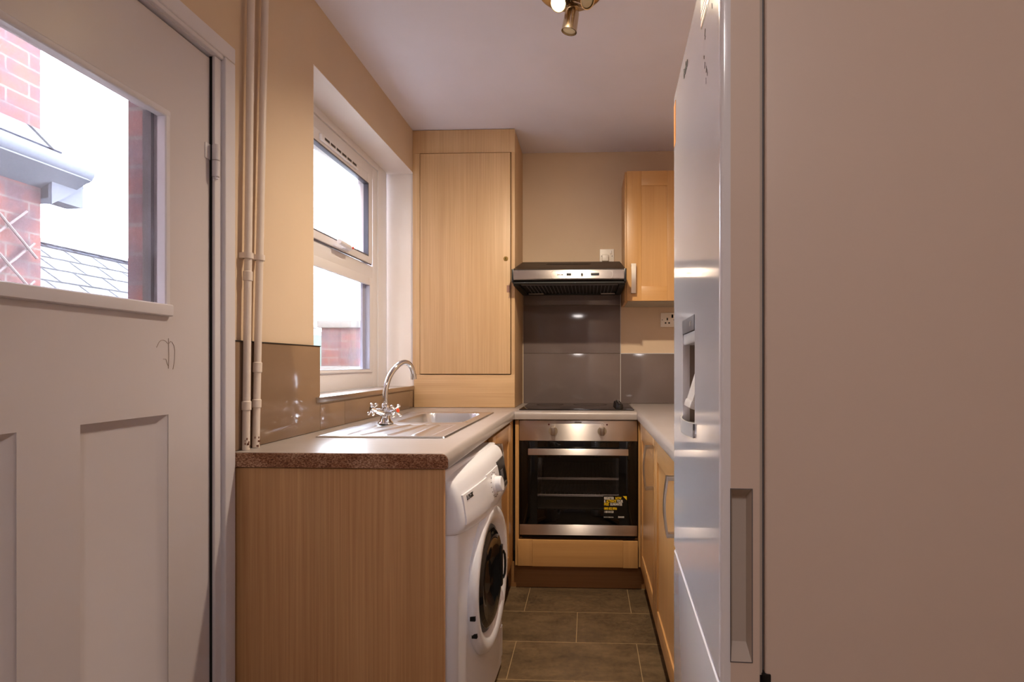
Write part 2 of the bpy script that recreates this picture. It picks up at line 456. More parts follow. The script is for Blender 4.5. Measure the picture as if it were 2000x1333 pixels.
# ================================================================== left door
def back_door():
    d = thing('door_1', 'white part-glazed back door with two lower panels', None, (-0.99, 1.40, 0.01)); d['kind'] = 'structure'
    xf, xb = -0.972, -1.014           # faces of the leaf
    Y0, Y1, Z0, Z1 = 0.565, 1.4034, 0.012, 1.925
    g = (0.70, 1.262, 1.262, 1.722)   # glazed opening
    m = MB()
    m.box(xb, xf, Y0, g[0], Z0, Z1); m.box(xb, xf, g[1], Y1, Z0, Z1)
    m.box(xb, xf, g[0], g[1], g[3], Z1); m.box(xb, xf, g[0], g[1], 1.024, g[2])
    ps = [(1.036, 1.262), (0.70, 0.916)]
    m.box(xb, xf, 0.916, 1.036, 0.24, 1.024); m.box(xb, xf, g[0], g[1], Z0, 0.24)
    build(m, 'leaf_frame', 'gloss_paint', d)
    for a, b in ps:
        # a recessed panel with the sloping edge that frames it
        bm = bmesh.new()
        o = [(a, 0.24), (b, 0.24), (b, 1.024), (a, 1.024)]
        i = [(a + .004, .262), (b - .022, .262), (b - .022, 1.006), (a + .004, 1.006)]
        A = [bm.verts.new((xf - .001, p[0], p[1])) for p in o]; B = [bm.verts.new((xf - .014, p[0], p[1])) for p in i]
        for k in range(4): bm.faces.new((A[k], A[(k + 1) % 4], B[(k + 1) % 4], B[k]))
        bm.faces.new(B)
        mm = MB(); mm.add(bm)
        mm.box(xf - .026, xf - .016, a, b, .24, 1.024)
        build(mm, 'door_panel', 'gloss_paint', d)
    # glazing beads: a stepped frame round the glass
    y0, y1, z0, z1 = g
    m = MB()
    w = .012
    for a in ((xf - .02, xf + .004, y0, y0 + w, z0, z1), (xf - .02, xf + .0034, y1 - w, y1 + .0042, z0, z1 + .003), (xf - .02, xf + .004, y0, y1 + .005, z1 - w, z1 + .005), (xf - .02, xf + .012, y0, y1 + .004, z0 - .012, z0 + .016)):
        m.box(*a, bev=.006, seg=3)
    build(m, 'glazing_bead', 'frame_paint', d)
    for a in ((xb - .004, xb + .018, y0, y0 + .012, z0, z1), (xb - .006, xb + .014, y1 - w - .005, y1 - w + .004, z0, z1)):
        build(MB().box(*a), 'putty_line', 'lead_putty', d)
    pn = build(MB().box(-0.995, -0.991, y0 + .004, y1 - .004, z0 + .004, z1 - .004), 'glass_pane', 'door_glass', d)
    # hinge: two-leaf lift-off butt with knuckles
    hg = MB()
    hg.cyl((-0.9565, 1.4065, 1.664), (-0.9565, 1.4065, 1.704), .0085).cyl((-0.9565, 1.4065, 1.622), (-0.9565, 1.4065, 1.6625), .0078)
    hg.box(-0.973, -0.9695, 1.385, 1.4045, 1.664, 1.704, .001); hg.box(-0.966, -0.956, 1.4035, 1.4085, 1.622, 1.704, .001)
    hg.cyl((-0.9565, 1.4065, 1.616), (-0.9565, 1.4065, 1.622), .005)
    build(hg, 'hinge', 'frame_paint', d)
    # scuffed patch where a fitting was once fixed
    m = MB()
    pts = [(1.226, 1.178), (1.236, 1.194), (1.25, 1.196), (1.262, 1.186), (1.27, 1.196), (1.282, 1.18), (1.281, 1.15), (1.276, 1.128)]
    m.tube([(xf + .0003, p[0], p[1]) for p in pts], .0006, 6, 1)
    m.tube([(xf + .0003, 1.262, 1.20), (xf + .0003, 1.263, 1.16), (xf + .0003, 1.262, 1.13)], .0007, 6)
    m.tube([(xf + .0003, 1.246, 1.152), (xf + .0003, 1.254, 1.152), (xf + .0003, 1.258, 1.142), (xf + .0003, 1.262, 1.135)], .0005, 6)
    build(m, 'scuff_mark', 'adhesive_mark', d)
    return d
back_door()
# door frame with stop and architrave
t1 = thing('trim_1', 'white painted frame and architrave round the back door', None, (-0.96, 1.44, 0)); t1['kind'] = 'structure'
m = MB()
m.box(-1.022, -0.962, 1.408, 1.436, 0, 1.965); m.box(-1.06, -0.962, 0.53, 0.560, 0, 1.965); m.box(-1.06, -0.962, 0.53, 1.436, 1.931, 1.965)
build(m, 'jamb', 'frame_paint', t1)
m = MB()
m.box(-0.972, -0.947, 1.430, 1.472, 0, 1.9435, .004, 3); m.box(-0.972, -0.9585, 1.4047, 1.434, 0, 1.9335, .003, 3)
m.box(-0.972, -0.947, 0.49, 0.538, 0, 1.9435, .004, 3)
m.box(-0.972, -0.947, 0.49, 1.472, 1.944, 1.986, .004, 3); m.box(-0.972, -0.9515, 0.53, 1.43, 1.934, 1.947, .003, 3)
build(m, 'architrave', 'frame_paint', t1)
build(MB().box(-0.9725, -0.9655, 1.4035, 1.4046, 0.0, 1.93), 'shadow_gap', 'black_gap', t1)

# ================================================================== window
def kitchen_window():
    wn = thing('window_1', 'white plastic window with a top-hung sash over a fixed light', None, (-1.14, 2.5, 1.02)); wn['kind'] = 'structure'
    xi = -1.12
    def ring(m, x0, x1, y0, y1, z0, z1, t, tb=None, bev=.003):
        tb = t if tb is None else tb
        m.box(x0, x1, y0, y0 + t, z0, z1, bev); m.box(x0, x1, y1 - t, y1, z0, z1, bev)
        m.box(x0, x1 - .0004, y0 + t - .001, y1 - t + .001, z1 - t, z1, bev); m.box(x0, x1 - .0004, y0 + t - .001, y1 - t + .001, z0, z0 + tb, bev)
    m = MB(); ring(m, xi - .06, xi - .002, WY0, 2.945, 1.022, 2.165, .062, .078)
    m.box(xi - .06, xi - .0024, WY0 + .06, 2.884, 1.575, 1.648, .003)
    build(m, 'window_frame', 'upvc', wn)
    # packing trims between the frame and the reveal
    m = MB(); m.box(xi - .04, xi + .004, 2.946, 3.062, 1.020, 2.198, .002); m.box(xi - .04, xi + .004, WY0, 2.946, 2.167, 2.198, .002)
    build(m, 'packing_trim', 'upvc', wn)
    # opening sash
    s = MB(); ring(s, xi - .045, xi + .012, WY0 + .04, 2.842, 1.652, 2.104, .054, .036, .005)
    sash = build(s, 'sash', 'upvc', wn)
    s = MB(); ring(s, xi - .012, xi + .0125, 1.985 + .05, 2.842 - .05, 1.652 + .032, 2.104 - .05, .007, None, .001)
    build(s, 'bead', 'gasket_grey', sash)
    s = MB(); ring(s, xi - .0005, xi + .006, WY0 + .037, 2.8455, 1.6485, 2.1075, .004, None, .001)
    build(s, 'sash_gasket', 'gasket_grey', wn)
    build(MB().box(xi - .03, xi - .026, 2.04, 2.79, 1.688, 2.052), 'glass_pane', 'window_glass', sash)
    # fixed light bead and pane
    s = MB(); ring(s, xi - .012, xi + .006, WY0 + .055, 2.868, 1.100, 1.585, .042, .014, .004)
    build(s, 'fixed_bead', 'upvc', wn)
    s = MB(); ring(s, xi - .02, xi + .0045, WY0 + .092, 2.829, 1.111, 1.560, .006, None, .001)
    s.box(xi - .03, xi - .018, 2.79, 2.826, 1.114, 1.556)
    build(s, 'spacer_bar', 'spacer_grey', wn)
    build(MB().box(xi - .034, xi - .030, 2.03, 2.83, 1.105, 1.56), 'glass_pane', 'window_glass', wn)
    # trickle vent
    vt = build(MB().box(xi + .010, xi + .024, 2.27, 2.64, 2.066, 2.092, .005, 3), 'trickle_vent', 'upvc', wn)
    s = MB()
    for k in range(6):
        y = 2.295 + k * .055
        s.box(xi + .022, xi + .0248, y, y + .044, 2.073, 2.084, .001)
    build(s, 'vent_slots', 'vent_dark', vt)
    # handle
    h = MB(); h.box(xi + .011, xi + .022, 2.47, 2.54, 1.655, 1.678, .004, 3)
    h.tube([(xi + .03, 2.52, 1.666), (xi + .045, 2.50, 1.666), (xi + .046, 2.44, 1.668), (xi + .044, 2.385, 1.671)], [.009, .010, .009, .011], 12, 1)
    h.cyl((xi + .02, 2.51, 1.666), (xi + .04, 2.51, 1.666), .011)
    hd = build(h, 'window_handle', 'upvc', wn)
    build(MB().cyl((xi + .047, 2.51, 1.668), (xi + .0545, 2.51, 1.668), .006), 'release_button', 'red_mark', hd)
    # outside cill
    build(MB().box(XO - .03, xi - .05, WY0 - .01, WY1 + .01, 0.96, 1.0, .004), 'outer_cill', 'stone_coping', wn)
kitchen_window()

# ================================================================== worktops
def bull(xf, sgn, z0=.862, z1=.902, r=.012):
    """cross section edge points of a rounded front edge at x = xf; sgn=+1 when the room is on the +x side"""
    pts = []
    for k in range(7):
        a = PI / 2 * k / 6
        pts.append((xf - sgn * r + sgn * r * math.sin(a), z1 - r + r * math.cos(a)))
    for k in range(4):
        a = PI / 2 * k / 3
        pts.append((xf - sgn * .005 + sgn * .005 * math.cos(a), z0 + .005 - .005 * math.sin(a)))
    return pts
def left_worktop():
    t = thing('worktop', 'grey mottled laminate worktop under the sink with bare chipboard near end', 'worktop', (-0.67, 2.1, 0.862))
    m = MB()
    z0, z1 = .862, .902
    sx0, sx1, sy0, sy1 = -0.835, -0.495, 1.805, 2.68       # cut-out for the bowl
    m.box(XL + .001, sx0, 1.481, YF - .001, z0, z1)
    m.box(sx0, sx1, 1.481, sy0, z0, z1); m.box(sx0, sx1, sy1, 3.43 - .001, z0, z1)
    prof = [(sx1, z1)] + bull(-0.372, 1, r=.02) + [(sx1, z0)]
    m.prism(prof, 'Y', 1.481, 2.822)
    m.box(sx1, -0.372, 2.822, YF - .001, z0, z1)
    build(m, 'laminate_surface', 'laminate', t)
    e = MB(); prof = [(XL + .001, z0 + .001), (XL + .001, z1 - .0015)] + [(p[0] - .0012, min(p[1], z1 - .0015)) for p in bull(-0.372, 1, r=.02)]
    e.prism(prof, 'Y', 1.4775, 1.4815)
    build(e, 'chipboard_edge', 'chipboard', t)
left_worktop()
m = MB(); prof = [(YF - .001, .862), (YF - .001, .902)] + [(p[0], p[1]) for p in bull(2.802, -1, r=.014)]
m.prism(prof, 'X', -0.3715, 0.2385)
solo(m, 'worktop', 'laminate', 'grey laminate worktop section under the black hob', 'worktop')
m = MB(); prof = [(XR - .001, .862), (XR - .001, .902)] + bull(0.2395, -1, r=.016)
m.prism(prof, 'Y', 1.42, YF - .001)
solo(m, 'worktop', 'laminate', 'grey laminate worktop on the right, running behind the tall white fridge freezer', 'worktop')

# ================================================================== splashbacks
sp = thing('splashback', 'taupe glossy tile splashback on the left wall behind the pipes and sink', 'splashback', (-0.968, 2.2, .902))
for a, c in (((1.476, 1.978), (.9035, 1.203)), ((1.9795, 2.182), (.9035, .996)), ((2.1835, 2.62), (.9035, .996)), ((2.6215, 3.057), (.9035, .996))):
    build(MB().box(XL + .0005, -0.962, a[0], a[1], c[0], c[1], .001), 'tile', 'tile_taupe', sp)
build(MB().box(XL + .0005, -0.960, 1.476, 1.980, 1.203, 1.206), 'edge_trim', 'ink_black', sp)
sp = thing('splashback', 'tall taupe glossy tile splashback between hob and cooker hood', 'splashback', (-0.1, YF - .005, .902))
for z in ((.9035, 1.205), (1.2065, 1.499), (1.5005, 1.560)):
    build(MB().box(-0.398, 0.190, YF - .009, YF - .0005, z[0], z[1], .0008), 'tile', 'tile_grey', sp)
build(MB().box(0.1905, 0.1935, YF - .012, YF - .0005, .9035, 1.565).box(-0.398, 0.1935, YF - .012, YF - .0005, 1.561, 1.565), 'edge_trim', 'trim_white', sp)
sp = thing('splashback', 'low taupe tile splashback under the double socket, beside the fridge freezer', 'splashback', (0.5, YF - .005, .902))
for a in ((0.1945, 0.78), (.7815, XR - .0005)):
    build(MB().box(a[0], a[1], YF - .009, YF - .0005, .9035, 1.203, .0008), 'tile', 'tile_grey', sp)
build(MB().box(0.1945, XR - .001, YF - .012, YF - .0005, 1.2035, 1.208), 'edge_trim', 'trim_white', sp)

# ================================================================== end panel, base cabinets
solo(MB().box(XL + .012, -0.386, 1.484, 1.502, 0.0, .860, .0008), 'end_panel', 'oak_panel', 'oak-effect end panel closing the near side of the worktop', 'panel')

def shaker(parent, face, sgn, a0, a1, z0, z1, axis, mats, stile=.068, rail=.075, name='door', th=.018, inset=.006):
    """framed door. axis 'X': door in a plane x=face, spanning y a0..a1, outward normal sgn*x. axis 'Y': plane y=face, outward -y when sgn=-1"""
    def bx(m, u0, u1, w0, w1, d0, d1, bev=.0012):
        lo, hi = sorted((face - sgn * d0, face - sgn * d1))
        if axis == 'X': m.box(lo, hi, u0, u1, w0, w1, bev)
        else: m.box(u0, u1, lo, hi, w0, w1, bev)
    m = MB()
    bx(m, a0 + .001, a1 - .001, z0 + .001, z1 - .001, th - .003, th + .001, 0)
    d = build(m, name, mats[0], parent)
    for q0, q1 in ((a0, a0 + stile), (a1 - stile, a1)):
        m = MB(); bx(m, q0, q1, z0, z1, 0, th); build(m, 'stile', mats[0], d)
    for q0, q1 in ((z1 - rail, z1), (z0, z0 + rail)):
        m = MB(); bx(m, a0 + stile, a1 - stile, q0, q1, 0.0004, th); build(m, 'rail', mats[1], d)
    m = MB(); bx(m, a0 + stile - .004, a1 - stile + .004, z0 + rail - .004, z1 - rail + .004, inset, th - .003, 0)
    build(m, 'door_panel', mats[0], d)
    return d

def bow_handle(parent, p, axis, out, z0, z1, mat='satin_metal', w=.012, proj=.032):
    """arched strap handle from z0 to z1. out = outward unit vector"""
    out = V(out); side = V((0, 0, 1)).cross(out)
    bm = bmesh.new(); N = 14; rows = []
    for k in range(N + 1):
        s = k / N
        z = z0 + (z1 - z0) * s
        bulge = proj + .009 * math.sin(PI * s)
        q = V(p) + out * bulge; q.z = z
        ww = w * (1.0 - .12 * math.sin(PI * s))
        rows.append([bm.verts.new(q - side * ww + out * 0), bm.verts.new(q + side * ww), bm.verts.new(q + side * ww - out * .006), bm.verts.new(q - side * ww - out * .006)])
    for a, b in zip(rows, rows[1:]):
        for i in range(4): bm.faces.new((a[i], a[(i + 1) % 4], b[(i + 1) % 4], b[i]))
    bm.faces.new(rows[0]); bm.faces.new(rows[-1][::-1])
    m = MB(); m.add(bm)
    for z in (z0 + .006, z1 - .006):
        a = V(p) + out * .0005; a.z = z
        b = V(p) + out * (proj - .002); b.z = z
        c = (a + b) / 2; e = [abs(out.x) * (proj - .002) / 2 + abs(side.x) * w, abs(out.y) * (proj - .002) / 2 + abs(side.y) * w]
        m.box(c.x - e[0], c.x + e[0], c.y - e[1], c.y + e[1], z - .006, z + .006, .0015)
    return build(m, 'handle', mat, parent)

MP = ('maple', 'maple_along')
cab = thing('base_cabinet', 'maple sink cabinet between the washing machine and the oven', 'cabinet', (-0.66, 2.5, 0.15))
m = MB(); y0, y1 = 2.200, 2.805
m.box(XL + .014, -0.402, y0, y0 + .016, .15, .860); m.box(XL + .014, -0.402, y1 - .016, y1, .15, .860)
m.box(XL + .014, -0.402, y0 + .016, y1 - .016, .15, .166); m.box(XL + .014, XL + .02, y0 + .016, y1 - .016, .166, .860)
build(m, 'carcass', 'maple', cab)
d = shaker(cab, -0.378, 1, 2.205, 2.715, .155, .850, 'X', MP)
bow_handle(d, (-0.378, 2.232, 0), 'X', (1, 0, 0), .648, .822)
build(MB().box(-0.400, -0.380, 2.718, 2.812, .155, .858, .001), 'corner_post', 'maple', cab)
solo(MB().box(-0.432, -0.414, 2.21, 2.87, 0.001, .148, .001), 'plinth', 'matte_black', 'dark recessed plinth under the sink cabinet', 'plinth')

def right_cab(y0, y1, hy, label):
    c = thing('base_cabinet', label, 'cabinet', (0.55, (y0 + y1) / 2, 0.15), 0, 'base cabinets along the right side')
    m = MB()
    m.box(0.275, XR - .006, y0 + .001, y0 + .017, .15, .860); m.box(0.275, XR - .006, y1 - .017, y1 - .001, .15, .860)
    m.box(0.275, XR - .006, y0 + .017, y1 - .017, .15, .166); m.box(0.275, XR - .006, y0 + .017, y1 - .017, .843, .860)
    m.box(XR - .012, XR - .006, y0 + .017, y1 - .017, .166, .843)
    build(m, 'carcass', 'maple', c)
    d = shaker(c, 0.254, -1, y0 + .002, y1 - .002, .142, .850, 'X', MP)
    bow_handle(d, (0.254, hy, 0), 'X', (-1, 0, 0), .645, .820)
right_cab(2.19, 2.79, 2.232, 'maple base cabinet on the right, next to the oven')
right_cab(1.585, 2.185, 1.625, 'maple base cabinet on the right, partly hidden by the white fridge freezer')
solo(MB().box(0.300, 0.316, 1.42, 2.868, 0.001, .141, .001), 'plinth', 'matte_black', 'dark recessed plinth under the right base cabinets', 'plinth')

# oven housing
oh = thing('oven_housing', 'maple oven cabinet with a low blank drawer front', 'cabinet', (-0.055, 3.1, .128))
m = MB(); m.box(-0.370, -0.352, 2.822, 3.40, .128, .858); m.box(0.247, 0.262, 2.822, 3.40, .128, .858)
m.box(-0.352, 0.247, 2.85, 3.40, .128, .144); m.box(-0.352, 0.247, 2.86, 3.40, .252, .262); m.box(-0.352, 0.247, 3.394, 3.40, .262, .858)
build(m, 'carcass', 'maple', oh)
dr = build(MB().box(-0.352, 0.240, 2.818, 2.8215, .133, .258), 'drawer_front', 'maple', oh)
build(MB().box(-0.355, -0.283, 2.803, 2.821, .132, .262, .0012), 'stile', 'maple', dr)
build(MB().box(0.170, 0.243, 2.803, 2.821, .128, .260, .0012), 'stile', 'maple', dr)
build(MB().box(-0.2826, 0.1696, 2.8045, 2.821, .130, .261, .0012), 'drawer_panel', 'maple_cross', dr)
pl = solo(MB().box(-0.412, 0.298, 2.870, 2.886, 0.001, .127, .001), 'plinth', 'plinth_wood', 'wood plinth on the floor below the oven', 'plinth')

# ================================================================== oven
def oven():
    o = thing('oven', 'built-in stainless steel and black glass electric oven under the hob', 'oven', (-0.0525, 3.1, .27))
    x0, x1, yf = -0.349, 0.243, 2.818
    # cavity
    m = MB(); a, b, c, e = -0.285, 0.175, .385, .690
    m.box(x0 + .014, a, 2.86, 3.36, .30, .85); m.box(b, x1 - .014, 2.86, 3.36, .30, .85)
    m.box(a, b, 2.86, 3.36, .30, c); m.box(a, b, 2.86, 3.36, e, .85); m.box(a, b, 3.33, 3.36, c, e)
    build(m, 'cavity', 'cavity_grey', o)
    cp = build(MB().box(x0, x1, yf, yf + .03, .756, .858, .002), 'control_panel', 'brushed_steel', o)
    for x in (-0.178, 0.066):
        k = MB()
        k.cyl((x, yf - .004, .806), (x, yf + .001, .806), .0225)
        kb = build(k, 'knob', 'knob_metal', o)
        build(MB().box(x - .011, x + .011, yf - .026, yf - .004, .785, .827, .006, 3), 'knob_grip', 'satin_metal', kb)
    for x, s in ((-0.200, 1), (0.0905, 1)):
        build(MB().cyl((x, yf - .0015, .838), (x, yf + .001, .838), .0042, n=16), 'indicator_light', 'red_lamp', o)
    for x in (-0.176, 0.068):
        m = MB()
        for k in range(16):
            A = 2 * PI * k / 16; B = 2 * PI * (k + 1) / 16
            m.cyl((x + .005 * math.cos(A), yf - .0003, .838 + .005 * math.sin(A)), (x + .005 * math.cos(B), yf - .0003, .838 + .005 * math.sin(B)), .0006, n=6)
        build(m, 'dial_symbol', 'ink_grey', o)
    bd = build(MB().box(-0.070, -0.037, yf - .0012, yf + .001, .8455, .853), 'badge', 'grey_plastic', o)
    text_part('ZANUSSI', 'lettering', 'pale_grey', bd, .0072, (-0.0535, yf - .0014, .8468), (1, 0, 0), (0, 0, 1), .0002, 'CENTER', 1.0, .0002)
    # door: black glass front with a clear window
    zt, zb = .754, .338
    wx0, wx1, wz0, wz1 = -0.258, 0.150, .412, .672
    m = MB(); y0, y1 = yf + .001, yf + .028
    m.box(x0 + .001, wx0, y0, y1, zb, zt, .0012); m.box(wx1, x1 - .001, y0, y1, zb, zt, .0012)
    m.box(wx0 - .001, wx1 + .001, y0, y1, wz1, zt, .0012); m.box(wx0 - .001, wx1 + .001, y0, y1, zb, wz0, .0012)
    dr = build(m, 'door', 'oven_black', o)
    build(MB().box(wx0 + .0005, wx1 - .0005, y0 + .0012, y0 + .004, wz0 + .0005, wz1 - .0005), 'window_pane', 'oven_glass', dr)
    h = MB(); h.box(-0.301, 0.195, yf - .042, yf - .030, .690, .722, .0035, 3)
    h.box(-0.285, -0.262, yf - .032, yf + .001, .698, .714, .002); h.box(0.156, 0.179, yf - .032, yf + .001, .698, .714, .002)
    build(h, 'door_handle', 'brushed_steel', dr)
    build(MB().box(x0 + .001, x1 - .001, yf, yf + .028, .283, .336, .002), 'lower_trim', 'brushed_steel', dr)
    m = MB(); m.box(x0 + .012, x1 - .012, yf + .012, yf + .04, .266, .282)
    build(m, 'vent_gap', 'black_gap', o)
    # racks
    for z, y in ((.560, 2.88), (.475, 2.88)):
        m = MB()
        for yy, zz in ((2.868, z), (2.872, z - .007)):
            m.cyl((-0.275, yy, zz), (0.165, yy, zz), .0022, n=8)
        m.cyl((-0.275, 3.31, z), (0.165, 3.31, z), .002, n=8)
        for k in range(22):
            x = -0.262 + k * .0197
            m.cyl((x, 2.868, z), (x, 3.31, z), .0012, n=6)
        build(m, 'oven_rack', 'wire_chrome', o)
    m = MB()
    for z in (.43, .475, .52, .56, .605, .65):
        m.cyl((-0.280, 2.88, z - .004), (-0.280, 3.31, z - .004), .0022, n=6); m.cyl((0.170, 2.88, z - .004), (0.170, 3.31, z - .004), .0022, n=6)
    m.cyl((-.28, 3.325, .64), (.17, 3.325, .64), .002, n=6).cyl((-.28, 3.325, .43), (.17, 3.325, .43), .002, n=6)
    build(m, 'rack_runners', 'wire_chrome', o)
    # guarantee sticker
    sx, sz, ys = 0.072, .462, yf - .0001
    st = build(MB().box(sx, sx + .117, ys, ys + .0012, sz - .093 + .0, sz + .022), 'sticker', 'sticker_black', dr)
    tri = MB(); tri.prism([(sx + .098, sz + .020), (sx + .117, sz + .020), (sx + .117, sz + .0)], 'Y', ys - .0004, ys)
    build(tri, 'sticker_corner', 'ink_yellow', st)
    R, U = (1, 0, 0), (0, 0, 1)
    def tx(s, x, z, size, mat, sx_=.72, bold=.0005):
        text_part(s, 'lettering', mat, st, size, (sx + x, ys - .0004, sz + z), R, U, .0002, 'LEFT', sx_, bold)
    tx('REGISTER', .004, .003, .0185, 'ink_white', .62); tx('NOW', .060, .003, .0185, 'ink_yellow', .62)
    tx('&', .004, -.012, .0185, 'ink_white', .62); tx('ACTIVATE', .0155, -.012, .0185, 'ink_yellow', .58); tx('YOUR', .068, -.012, .0185, 'ink_white', .58)
    tx('FREE', .004, -.027, .0185, 'ink_yellow', .62); tx('GUARANTEE', .034, -.027, .0185, 'ink_white', .56)
    tx('0800 832 8936', .004, -.048, .0165, 'ink_yellow', .64)
    tx('1 800 818 550', .004, -.064, .0145, 'ink_white', .56, .0003)
    tx('zanussi.co.uk/guarantee', .003, -.087, .007, 'ink_white', .72, .0001)
    tx('ZANUSSI', .074, -.088, .0105, 'ink_white', .72, .0004)
oven()

# ================================================================== hob
def hob():
    t = thing('hob', 'black glass ceramic hob with four round zones and control knobs', 'hob', (-0.063, 3.13, .902))
    build(MB().box(-0.360, 0.233, 2.900, 3.395, .9025, .9075, .0015), 'glass_top', 'hob_glass', t)
    for cx, cy, r in ((-0.235, 3.02, .098), (-0.225, 3.27, .078), (0.008, 3.275, .098), (0.002, 3.02, .078)):
        m = MB(); n = 48; bm = bmesh.new()
        def ring(r0, r1, z):
            a = [bm.verts.new((cx + r0 * math.cos(2 * PI * k / n), cy + r0 * math.sin(2 * PI * k / n), z)) for k in range(n)]
            b = [bm.verts.new((cx + r1 * math.cos(2 * PI * k / n), cy + r1 * math.sin(2 * PI * k / n), z)) for k in range(n)]
            for k in range(n): bm.faces.new((a[k], b[k], b[(k + 1) % n], a[(k + 1) % n]))
        ring(r - .012, r, .90775); m.add(bm)
        rg = build(m, 'cooking_zone', 'ring_mark', t)
        m = MB(); m.cyl((cx, cy, .9075), (cx, cy, .90765), r - .012, n=48)
        build(m, 'zone_disc', 'ring_inner', rg)
    for k in range(4):
        y = 2.965 + k * .082; x = 0.160
        m = MB(); m.lathe([(0, .907), (.021, .907), (.0205, .916), (.0175, .930), (.015, .932), (0, .932)], 24, Matrix.Translation((x, y, 0)))
        m.box(x - .005, x + .005, y - .019, y + .019, .928, .938, .003)
        kb = build(m, 'knob', 'black_plastic', t)
        build(MB().box(x - .001, x + .001, y - .019, y - .010, .9381, .9386), 'pointer', 'ink_white', kb)
hob()

# ================================================================== cooker hood
def hood():
    t = thing('cooker_hood', 'slim black and stainless cooker hood above the hob', 'cooker hood', (-0.1, 3.2, 1.56))
    x0, x1 = -0.402, 0.192
    # body: sloping black top
    m = MB()
    prof = [(3.425, 1.575), (3.425, 1.700), (3.075, 1.700), (2.955, 1.640), (2.955, 1.598), (2.97, 1.580), (3.02, 1.575)]
    bm = bmesh.new()
    A = []; B = []
    for (y, z) in prof:
        k = .040 * max(0, (z - 1.64)) / .06
        A.append(bm.verts.new((x0 + k, y, z))); B.append(bm.verts.new((x1 - k * .6, y, z)))
    bm.faces.new(A); bm.faces.new(B[::-1]); n = len(A)
    for i in range(n): bm.faces.new((A[i], B[i], B[(i + 1) % n], A[(i + 1) % n]))
    m.add(bm)
    build(m, 'canopy', 'hood_black', t)
    # row of vent holes in the sloping top
    m = MB(); sl = math.atan2(.06, .12)
    for r in range(2):
        for k in range(27):
            x = -0.225 + k * .0088 + r * .0044; s = .086 + r * .012
            y = 2.955 + s * math.cos(sl) ; z = 1.640 + s * math.sin(sl)
            nrm = V((0, -math.sin(sl), math.cos(sl)))
            m.cyl(V((x, y, z)) - nrm * .001, V((x, y, z)) + nrm * .0006, .0030, n=8)
    build(m, 'vent_holes', 'black_gap', t)
    # steel fascia (slightly curved)
    m = MB()
    prof = [(2.958, 1.637), (2.951, 1.634), (2.947, 1.620), (2.946, 1.606), (2.949, 1.590), (2.956, 1.586), (2.962, 1.60)]
    m.prism(prof, 'X', x0 + .006, x1 - .008)
    f = build(m, 'fascia', 'brushed_steel', t)
    for q0, q1 in ((x0 - .004, x0 + .006), (x1 - .008, x1 + .004)):
        build(MB().box(q0, q1, 2.944, 2.985, 1.572, 1.641, .003), 'end_cap', 'black_plastic', t)
    # raised oblong panel outline
    m = MB(); a, b, zc, r = -0.192, 0.112, 1.6105, .020
    pts = [(a + .006, zc + r)]
    for k in range(9):
        A = PI / 2 + PI * k / 8; pts.append((a + .005 + .012 * math.cos(A), zc + r * math.sin(A)))
    pts2 = []
    for k in range(9):
        A = -PI / 2 + PI * k / 8; pts2.append((b + .012 * math.cos(A), zc + r * math.sin(A)))
    allp = pts[1:] + pts2 + [pts[1]]
    yy = lambda z: 2.9462 + 8.0 * (z - 1.611) ** 2 - .0004
    m.tube([(p[0], yy(p[1]), p[1]) for p in allp], .0011, 6)
    build(m, 'fascia_outline', 'trim_white', t)
    m = MB(); m.box(-0.117, -0.091, 2.943, 2.948, 1.605, 1.618, .005, 4)
    sw = build(m, 'slider_switch', 'black_plastic', t)
    m = MB(); m.box(0.011, 0.054, 2.943, 2.948, 1.605, 1.618, .005, 4)
    build(m, 'slider_switch', 'black_plastic', t)
    m = MB(); m.cyl((-0.036, 2.943, 1.611), (-0.036, 2.948, 1.611), .0065); bt = build(m, 'button', 'black_plastic', t)
    m = MB()
    for k in range(20):
        A = 2 * PI * k / 20; B = 2 * PI * (k + 1) / 20
        m.cyl((-0.036 + .010 * math.cos(A), 2.9455, 1.611 + .010 * math.sin(A)), (-0.036 + .010 * math.cos(B), 2.9455, 1.611 + .010 * math.sin(B)), .001, n=6)
    build(m, 'button_ring', 'satin_metal', bt)
    text_part('ZANUSSI', 'lettering', 'ink_black', t, .0085, (-0.166, 2.9453, 1.6072), (1, 0, 0), (0, 0, 1), .0003, 'LEFT', .95, .0003)
    # underside: tray with slatted grease filter
    m = MB(); m.box(x0, x1, 2.962, 2.995, 1.566, 1.575, .002)
    m.box(x0, x0 + .03, 2.99, 3.425, 1.560, 1.575, .001); m.box(x1 - .03, x1, 2.99, 3.425, 1.560, 1.575, .001)
    m.box(x0 + .03, x1 - .03, 3.40, 3.425, 1.560, 1.575, .001)
    build(m, 'underside_rim', 'matte_black', t)
    build(MB().box(x0 + .035, x1 - .035, 2.996, 3.06, 1.569, 1.575, .001), 'visor', 'grey_plastic', t)
    m = MB(); m.box(x0 + .035, x1 - .035, 3.065, 3.395, 1.5715, 1.575)
    fl = build(m, 'filter', 'matte_black', t)
    m = MB()
    for k in range(24):
        x = x0 + .06 + k * .0205
        m.box(x, x + .0028, 3.07, 3.39, 1.567, 1.5716)
    build(m, 'filter_slats', 'grey_plastic', fl)
    for q0, q1 in ((x0 + .04, x0 + .13), (x1 - .12, x1 - .035)):
        build(MB().box(q0, q1, 3.37, 3.395, 1.561, 1.567, .001), 'filter_clip', 'satin_metal', fl)
hood()

